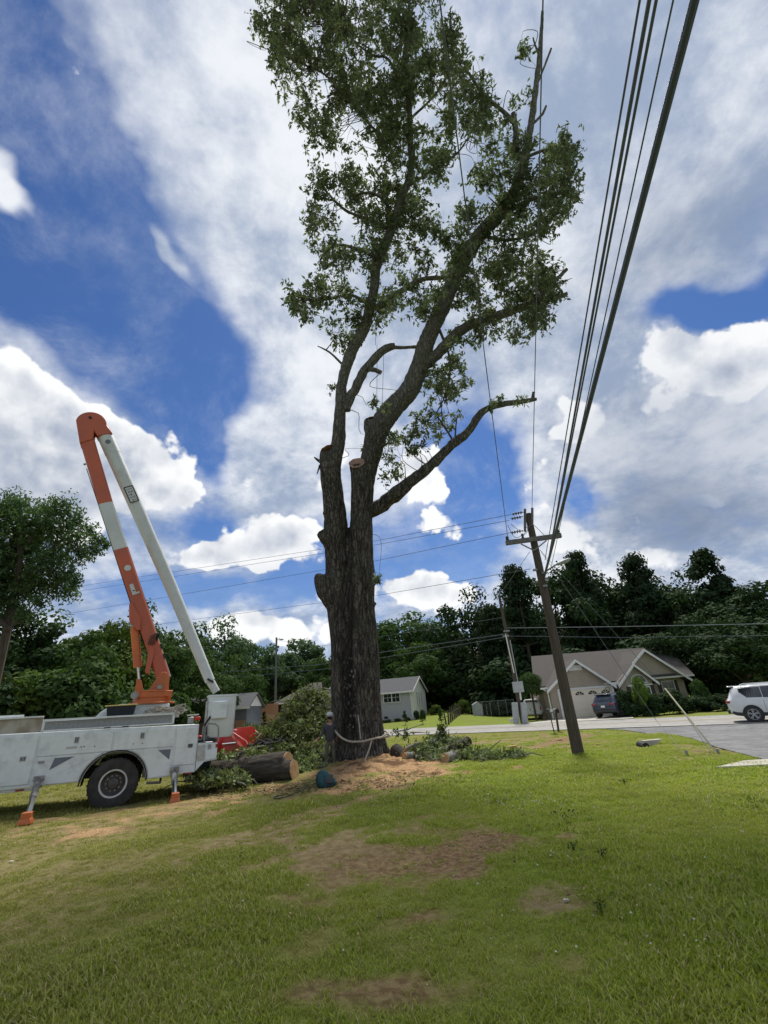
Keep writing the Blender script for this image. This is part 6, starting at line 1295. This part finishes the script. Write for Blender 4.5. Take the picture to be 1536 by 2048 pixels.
# ================================================================ logs, brush, cuttings
LB=mat('log_bark',(.070,.058,.045),(.035,.03,.024),scale=3,stretch=(1.2,7,7),rough=.95,bump=.8); LBG=mat('log_bark_grey',(.20,.19,.165),(.11,.105,.09),scale=5,rough=.95,bump=.6,c3=(.32,.31,.27))
BLF=leafmat('leaf_cut',(.075,.095,.035),(.13,.15,.065),isl=.5,tr=.2); BLP=leafmat('leaf_cut_pale',(.16,.20,.095),(.27,.31,.19),isl=.4,tr=.15)
def big_log():
    Y=14.0; A=aty(425,1535,14.5); B=aty(574,1534,14.2); d=(B-A).normalized(); t=thing('big_log','massive sawn log with a forked pale cut face, lying behind the truck','log'); z=tz(B.x,B.y)
    A.z=tz(A.x,A.y)+.33; B.z=z+.35; m=MB(); c=[A.lerp(B,i/8) for i in range(9)]; m.tube(c,[.32,.33,.32,.33,.35,.36,.37,.37,.36],18); m.tube([A.lerp(B,.5)+Vector((.0,-.1,-.05)),A.lerp(B,.85)+Vector((.05,-.16,-.08)),B+Vector((.22,-.20,-.12))],[.28,.29,.27],14); m.tube([A-d*.6+Vector((0,.1,.1)),A],[.3,.36],14)
    m.tube([A.lerp(B,.35),A.lerp(B,.35)+Vector((.05,.1,.5))],[.16,.10],10)
    lg=remesh(m,'log',.04,LB,t,.016,(1.4,8,8),3)
    dn=(d+Vector((0,-.35,0))).normalized(); disc(B+Vector((.01,.0,.0)),(d.x,d.y-.1,.05),.34,CUTW,'cut_face',lg,1.,seed=3,wob=.05); disc(B+Vector((.24,-.21,-.12)),(d.x,d.y-.1,.12),.26,CUTW,'cut_face',lg,1.,seed=5,wob=.08)
big_log()
def log(label,a,b,r0,r1,m=LBG,cutm=CUTW,face='a'):
    t=thing('cut_log',label,'log',tuple(a),0,'cut logs right of the big trunk'); v=b-a; c=[v*(i/6)+Vector((random.uniform(-1,1),0,random.uniform(-1,1)))*.012 for i in range(7)]; l=MB().tube(c,[r0+(r1-r0)*i/6 for i in range(7)],14).build('log',m,t,smooth=60)
    disc(c[0],-v,r0*.97,cutm,'cut_face',l,seed=2); disc(c[-1],v,r1*.97,cutm,'cut_face',l,seed=8); return t
Y=15.6
def gp(u,v,Yd,h): p=aty(u,v,Yd); return Vector((p.x,Yd,max(p.z,tz(p.x,Yd)+h)))
log('short grey log lying with its round cut end towards the camera',gp(891,1521,14.3,.13),gp(915,1510,14.9,.13),.14,.13)
log('long grey log propped up to the right on the brush heap',gp(888,1503,15.2,.2),gp(939,1481,15.5,.4),.13,.125,LB)
log('thick dark log butt right beside the big trunk, pale on top',gp(790,1500,15.5,.30),gp(808,1514,15.2,.20),.20,.18,LB)
log('pale branch piece poking out right of the trunk',gp(812,1497,15.1,.2),gp(842,1484,15.4,.4),.05,.03)
log('small round log between the trunk and the brush heap',gp(810,1513,14.9,.1),gp(826,1511,15.1,.1),.11,.10)
def chunk(label,u,v,s,m=CUTW):
    g=gnd(u,v); rg=random.Random(u); b=MB(); b.loft([[(x*s*(1+rg.uniform(-.2,.2)),y*s*.6*(1+rg.uniform(-.2,.2)),z*s) for x,y in((-1,-1),(1,-.8),(1.1,.9),(-.8,1))] for z in(0,.35,.5)]); o=b.build('wood_chunk',m,smooth=0); o.location=(g.x,g.y,g.z+.02); tag(o,label,'wood chunk','wood chunks on the lawn')
chunk('pale wood wedge on the bare patch right of the brush heap',1026,1497,.14); chunk('long pale chip on the reddish bare patch left of the pole',1120,1482,.10); chunk('pale sliver beside the wood wedge',1005,1502,.07); chunk('small pale chip near the ditch, right of the pole',1195,1491,.06)
chunk('pale chip at the left edge of the lawn',22,1727,.02,TRIM); chunk('small pale chip in the brown patch, low centre right',1133,1808,.022,mat('leaf_dry',(.45,.42,.34),(.35,.32,.25))); chunk('thin pale chip right of the big bare patch',812,1735,.02)
def brush(name,label,spec,bl,seed,sticks=30,pale=.35,leaf=.13,m1=BLF,kind=None):
    """spec: list of (u,v,Y,ru px,rv px,count) clumps"""
    rg=np.random.default_rng(seed); t=thing(name,label,'brush'); A=[];B=[]; st=MB(); cs=[]
    for (u,v,Yc,ru,rv,n) in spec:
        c=np.array(aty(u,v,Yc)); rx=(aty(u+ru,v,Yc)-Vector(c)).length; rz_=(aty(u,v-rv,Yc)-Vector(c)).length; cs.append((c,rx,rz_))
        for _ in range(n):
            q=c+rg.normal(size=3)*np.array([rx*.5,min(rx,.9)*.5,rz_*.5]); g=tz(q[0],q[1])+.02; q[2]=max(q[2],g+abs(rg.normal())*.06)
            k=rg.integers(5,9); ax=unit(rg.normal(size=3)+[0,0,.1]); D=unit(rg.normal(size=(k,3))*.8+ax); N=unit(rg.normal(size=(k,3))+[0,-.2,.9]); N=N-D*(D*N).sum(1,keepdims=True); ll=rg.uniform(.7,1.3,k)*leaf
            V_,_=leaf_quads(q+rg.normal(size=(k,3))*.04,D,N,ll,ll*.42); (B if rg.uniform()<pale else A).append(V_)
    for _ in range(sticks):
        c,rx,rz_=cs[rg.integers(len(cs))]; a=c+rg.normal(size=3)*[rx*.6,.4,rz_*.4]; b=a+rg.normal(size=3)*[.38,.25,.18]; a[2]=max(a[2],tz(a[0],a[1])+.03); b[2]=max(b[2],tz(b[0],b[1])+.05); MB().tube([a,(a+b)/2+rg.normal(size=3)*.05,b],[.022,.016,.008],5).build('branch',LBG,t)
    for L,nm,m in((A,'leaves',m1),(B,'pale_leaves',BLP)):
        if L: V=np.concatenate(L); npmesh(nm,V,np.arange(len(V)).reshape(-1,4),m,t)
    if st.v: st.build('branch',LBG,t)
    return t
brush('brush_pile','tall heap of cut leafy branches left of the big trunk',[(606,1425,18.2,34,28,560),(630,1400,18.4,26,18,230),(575,1448,18,26,20,380),(610,1460,17.6,50,24,600),(540,1478,17.8,34,14,300),(640,1450,17.8,20,30,240),(600,1398,18.6,20,12,110),(615,1388,18.6,20,12,90),(500,1462,19,30,10,200),(640,1500,16.4,26,16,220),(560,1500,16.6,50,14,320)],0,11,110,.26)
brush('leaf_litter_pile','layer of pale wilted leaves and twigs between the log and the big trunk',[(610,1528,15.6,40,12,420),(640,1540,15,18,10,150),(600,1545,14.9,24,8,160),(620,1510,16.2,40,10,260),(645,1515,15.8,14,14,90)],0,12,30,.72,.11)
brush('cut_branch','leafy cut branch lying against the left end of the big log',[(440,1556,13.4,40,10,170),(415,1555,13.9,30,12,150),(480,1562,13.1,20,5,40),(480,1508,14.9,50,6,90),(400,1530,14.9,30,20,160)],0,13,14,.30,.13)
brush('brush_heap','low heap of cut branches and wilted leaves right of the big trunk',[(850,1500,15.6,34,16,300),(900,1490,15.8,40,12,260),(880,1515,15.1,44,10,280),(940,1510,15.0,30,8,170),(985,1513,14.8,40,8,220),(1030,1516,14.7,22,5,80),(870,1478,16,16,10,60),(830,1515,15.2,16,8,90)],0,14,46,.62,.11)
brush('leafy_sprig','upright leafy sprig standing out of the brush heap',[(885,1462,15.9,9,18,26),(893,1475,15.9,8,8,16)],0,15,3,.1,.12); brush('leafy_sprig','thin sprig left of the taller one on the brush heap',[(815,1470,15.8,10,12,16),(790,1466,15.9,6,6,6)],0,16,3,.3,.10)
def litter():
    rg=np.random.default_rng(8); A=[]
    for (u,v,ru,rv,n) in((600,1575,60,10,500),(540,1583,60,7,400),(640,1560,40,12,260),(450,1592,120,8,500),(760,1568,110,14,900),(700,1550,60,10,500),(820,1552,60,8,400),(700,1600,140,24,250),(900,1560,60,10,90),(560,1690,40,40,60),(900,1710,200,30,120),(980,1690,60,30,160),(1000,1500,60,10,90),(1130,1800,90,30,50),(700,1750,500,160,200),(60,1480,120,30,60),(860,1600,200,40,80)):
        for _ in range(n):
            g=gnd(u+rg.normal()*ru*.6,min(2040,v+rg.normal()*rv*.6)); A.append((g.x,g.y,g.z+rg.uniform(.012,.05)))
    P=np.array(A); n=len(P); D=unit(rg.normal(size=(n,3))*[1,1,.25]); N=unit(rg.normal(size=(n,3))*.35+[0,0,1.]); N=N-D*(D*N).sum(1,keepdims=True); L=rg.uniform(.03,.10,n)*np.clip(P[:,1]/11,.5,1.2); V,Q=leaf_quads(P,D,N,L,L*rg.uniform(.2,.5,n))
    o=npmesh('leaf_litter',V,Q,mat('litter',(.26,.20,.10),(.13,.11,.05),scale=2,island=.5,rough=.9,coord='Object')); tag(o,kind='stuff')
    # little white clover heads and chips scattered in the grass
    A=[]
    for (u,v,ru,rv,n) in((1050,1610,90,14,50),(1000,1600,50,10,20),(1200,1640,300,60,30),(1100,1750,400,120,26),(1400,1850,150,100,14),(1060,1500,20,8,12),(900,1900,400,100,8)):
        for _ in range(n):
            uu,vv=u+rg.normal()*ru*.6,v+rg.normal()*rv*.6
            if uu>1530 or vv<1490: continue
            g=gnd(uu,vv); A.append((g.x,g.y,g.z+rg.uniform(.03,.06)))
    mb=MB()
    for p in A: s=random.uniform(.004,.007)*(1+p[1]/14); mb.add([(p[0]+s*a,p[1]+s*b,p[2]+s*c) for a,b,c in((1,0,0),(-1,0,0),(0,1,0),(0,-1,0),(0,0,1),(0,0,-1))],[(0,2,4),(2,1,4),(1,3,4),(3,0,4),(2,0,5),(1,2,5),(3,1,5),(0,3,5)])
    o=mb.build('clover_heads',mat('clover_white',(.62,.62,.55),rough=.8),smooth=0); tag(o,kind='stuff')
litter()
def weeds():
    W=leafmat('weed',(.05,.075,.02),(.07,.10,.03),isl=.4)
    for i,(u,v,h,lab) in enumerate(((1137,1665,.22,'thin dark weed stalk standing in the lawn right of the bare patch'),(1207,1722,.10,'low dark broad-leaved weed in the lawn'),(1515,1620,.16,'tuft of taller grass at the right edge'),(1150,1705,.10,'low weed beside the bare patch'),(1250,1570,.10,'fallen leafy twig on the lawn left of the guy wires'),(1205,1830,.08,'dry curled leaf weed in the lower lawn'))):
        g=gnd(u,v); t=thing('weed',lab,'weed',tuple(g),0,'weeds in the lawn'); rg=np.random.default_rng(i); n=26; P=rg.normal(size=(n,3))*[h*.35,h*.35,0]+[0,0,0]; P[:,2]=rg.uniform(0,h,n); D=unit(rg.normal(size=(n,3))+[0,0,.6]); N=unit(rg.normal(size=(n,3))+[0,0,.6]); L=rg.uniform(.03,.06,n); V,Q=leaf_quads(P,D,N,L,L*.4); npmesh('leaves',V,Q,W,t); MB().tube([(0,0,-.02),(0,0,h)],.003,4).build('stem',LB,t)
weeds()
def tool_bag():
    g=gnd(652,1574); t=thing('tool_bag','teal fabric bag slumped on the sawdust at the left foot of the big trunk','bag',tuple(g)); m=mat('bag_teal',(.012,.075,.085),(.015,.05,.06),scale=6,rough=.6,bump=.4); r=.21
    secs=[]
    for k,(z,s,dx) in enumerate(((.0,.9,.0),(.05,1.06,.0),(.14,1.,-.02),(.24,.78,-.05),(.32,.50,-.07),(.36,.22,-.06))):
        secs.append([(dx+s*r*1.05*math.cos(q)*(1+.08*math.sin(3*q+k)),s*r*.85*math.sin(q)*(1+.06*math.cos(4*q+k)),z) for q in [2*math.pi*j/20 for j in range(20)]])
    MB().loft(secs).build('bag',m,t,smooth=60); MB().box((.10,-.12,.17),(.16,.05,.20),M=Matrix.Rotation(-.5,3,'X')).build('side_pocket',mat('bag_grey',(.06,.065,.07),rough=.7),t,bev=.02); MB().tube([(-.18,-.1,.05),(-.2,-.12,.2),(-.12,-.05,.33)],.018,6).build('strap',BLK,t); MB().tube([(.02,-.19,.02),(.0,-.17,.16),(-.04,-.08,.3)],.016,6).build('strap',BLK,t)
tool_bag()
pts=[gnd(u,v)+Vector((0,0,.03)) for u,v in((638,1563),(625,1573),(600,1585),(575,1595),(555,1601),(548,1597),(570,1592))]; cord('ground_rope','thin dark rope trailing over the grass from the teal bag','rope',pts,.012,BLK)

# ================================================================ the worker behind the trunk
def person():
    Yp=15.05; f=aty(661,1542,Yp); z0=tz(f.x,Yp)+.05; hd=aty(660,1436,Yp); S=(hd.z-z0)/1.64
    t=thing('person','worker in dark shirt, khaki trousers and pale hard hat beside the big trunk','person',(f.x,Yp,z0)); t.scale=(S,S,S)
    SK=mat('skin',(.33,.19,.13),(.30,.17,.12),rough=.6); SH=mat('shirt_charcoal',(.065,.062,.07),(.045,.045,.05),scale=8,rough=.9,bump=.3); TR=mat('trousers_khaki',(.13,.12,.085),(.09,.085,.06),scale=8,rough=.9,bump=.3); HW=mat('hard_hat',(.55,.55,.53),(.45,.45,.44),rough=.35); HR=mat('hair_dark',(.02,.016,.013),rough=.8)
    def skin(name,V,E,Rr,m,par,root=0,sub=2):
        me=bpy.data.meshes.new(name); me.from_pydata(V,E,[]); o=bpy.data.objects.new(name,me); COL.objects.link(o); s=o.modifiers.new('skin','SKIN'); s.use_smooth_shade=True
        for i,r in enumerate(Rr): me.skin_vertices[0].data[i].radius=(r,r*.8 if isinstance(r,float) else r) if not isinstance(r,tuple) else r; me.skin_vertices[0].data[i].use_root=(i==root)
        o.modifiers.new('sub','SUBSURF').levels=sub; o.modifiers['sub'].render_levels=sub
        dg=bpy.context.evaluated_depsgraph_get(); m2=bpy.data.meshes.new_from_object(o.evaluated_get(dg)); bpy.data.objects.remove(o); m2.materials.clear(); m2.materials.append(m); m2.shade_smooth(); m2.name=name; o=bpy.data.objects.new(name,m2); COL.objects.link(o); o.parent=par; return o
    # standing, seen from behind-left, right arm (image left) reaching down to a branch
    V=[(0,0,.93),(0,-.01,1.10),(0,0,1.28),(.0,.01,1.42),(.01,0,1.50),(.02,-.01,1.60),(.02,-.02,1.70),
       (-.17,0,1.40),(-.24,-.05,1.14),(-.42,-.18,.98),(.17,.02,1.40),(.25,.10,1.15),(.22,.28,.98),
       (-.10,0,.88),(-.13,-.04,.50),(-.15,.04,.09),(-.15,-.10,.04),(.10,.02,.88),(.12,.04,.50),(.12,.10,.09),(.12,-.03,.04)]
    E=[(0,1),(1,2),(2,3),(3,4),(4,5),(5,6),(3,7),(7,8),(8,9),(3,10),(10,11),(11,12),(0,13),(13,14),(14,15),(15,16),(0,17),(17,18),(18,19),(19,20)]
    Rr=[.135,.13,.15,.12,.055,.085,.08,.07,.048,.03,.07,.048,.03,.09,.065,.045,.04,.09,.065,.045,.04]
    # hands with five fingers grown from the wrists
    for wi,dv in((9,Vector((-.75,-.55,-.35)).normalized()),(12,Vector((-.1,.8,-.5)).normalized())):
        w=Vector(V[wi]); side=dv.cross(Vector((0,0,1))).normalized(); up=side.cross(dv); k=len(V); V.append(tuple(w+dv*.08)); E.append((wi,k)); Rr.append(.030)
        for j,(s,l) in enumerate(((-.030,.065),(-.010,.080),(.012,.075),(.032,.058))):
            b=w+dv*.10+side*s; q=len(V); V+=[tuple(b),tuple(b+dv*l*.5-up*.01),tuple(b+dv*l*.8-up*.04)]; E+=[(k,q),(q,q+1),(q+1,q+2)]; Rr+=[.011,.010,.008]
        q=len(V); V+=[tuple(w+dv*.05-side*.04),tuple(w+dv*.085-side*.065-up*.02)]; E+=[(k,q),(q,q+1)]; Rr+=[.013,.010]
    skin('body',V,E,Rr,SK,t)
    skin('shirt',[(0,0,.80),(0,-.01,1.10),(0,0,1.28),(.0,.01,1.43),(0,0,1.48),(-.18,0,1.40),(-.25,-.05,1.16),(-.36,-.13,1.04),(.18,.02,1.40),(.26,.10,1.17),(.24,.2,1.06)],[(0,1),(1,2),(2,3),(3,4),(3,5),(5,6),(6,7),(3,8),(8,9),(9,10)],[.19,.165,.185,.145,.075,.088,.066,.058,.088,.066,.058],SH,t)
    skin('trousers',[(0,0,.98),(0,0,.90),(-.10,0,.86),(-.13,-.04,.50),(-.15,.03,.12),(.10,.02,.86),(.12,.04,.50),(.12,.09,.12)],[(0,1),(1,2),(2,3),(3,4),(1,5),(5,6),(6,7)],[.15,.155,.115,.085,.072,.115,.085,.072],TR,t)
    for x,y in((-.15,-.03),(.12,.03)): MB().loft([[(x+a*w,y+b,z) for a,b in((-1,.12),(1,.12),(1,-.17),(-1,-.17))] for z,w in((-.02,.055),(.05,.055),(.10,.04))]).build('boot',HR,t,bev=.02)
    MB().ball((.02,-.01,1.665),(.088,.10,.10),14,10).build('hair',HR,t)
    h=MB().loft([[(.02+.125*s*math.cos(q),-.01+.145*s*math.sin(q),z) for q in [2*math.pi*j/20 for j in range(20)]] for s,z in((1.12,1.700),(1.12,1.712),(1.0,1.72),(.96,1.77),(.80,1.815),(.5,1.84),(.15,1.85))]).build('hard_hat',HW,t,smooth=60); MB().box((.10,.13,1.71),(.12,.10,.015),rz=-.4).build('brim',HW,h,bev=.005); MB().tube([(.02+.13*math.cos(q),-.01+.15*math.sin(q),1.735) for q in [2*math.pi*j/16 for j in range(17)]],.008,5).build('band',BLK,h)
    MB().ball((.02,.09,1.63),(.015,.02,.02)).build('nose',SK,t)
    for s in(-1,1): MB().ball((.02+s*.088,0,1.63),(.015,.03,.035)).build('ear',SK,t)
person()
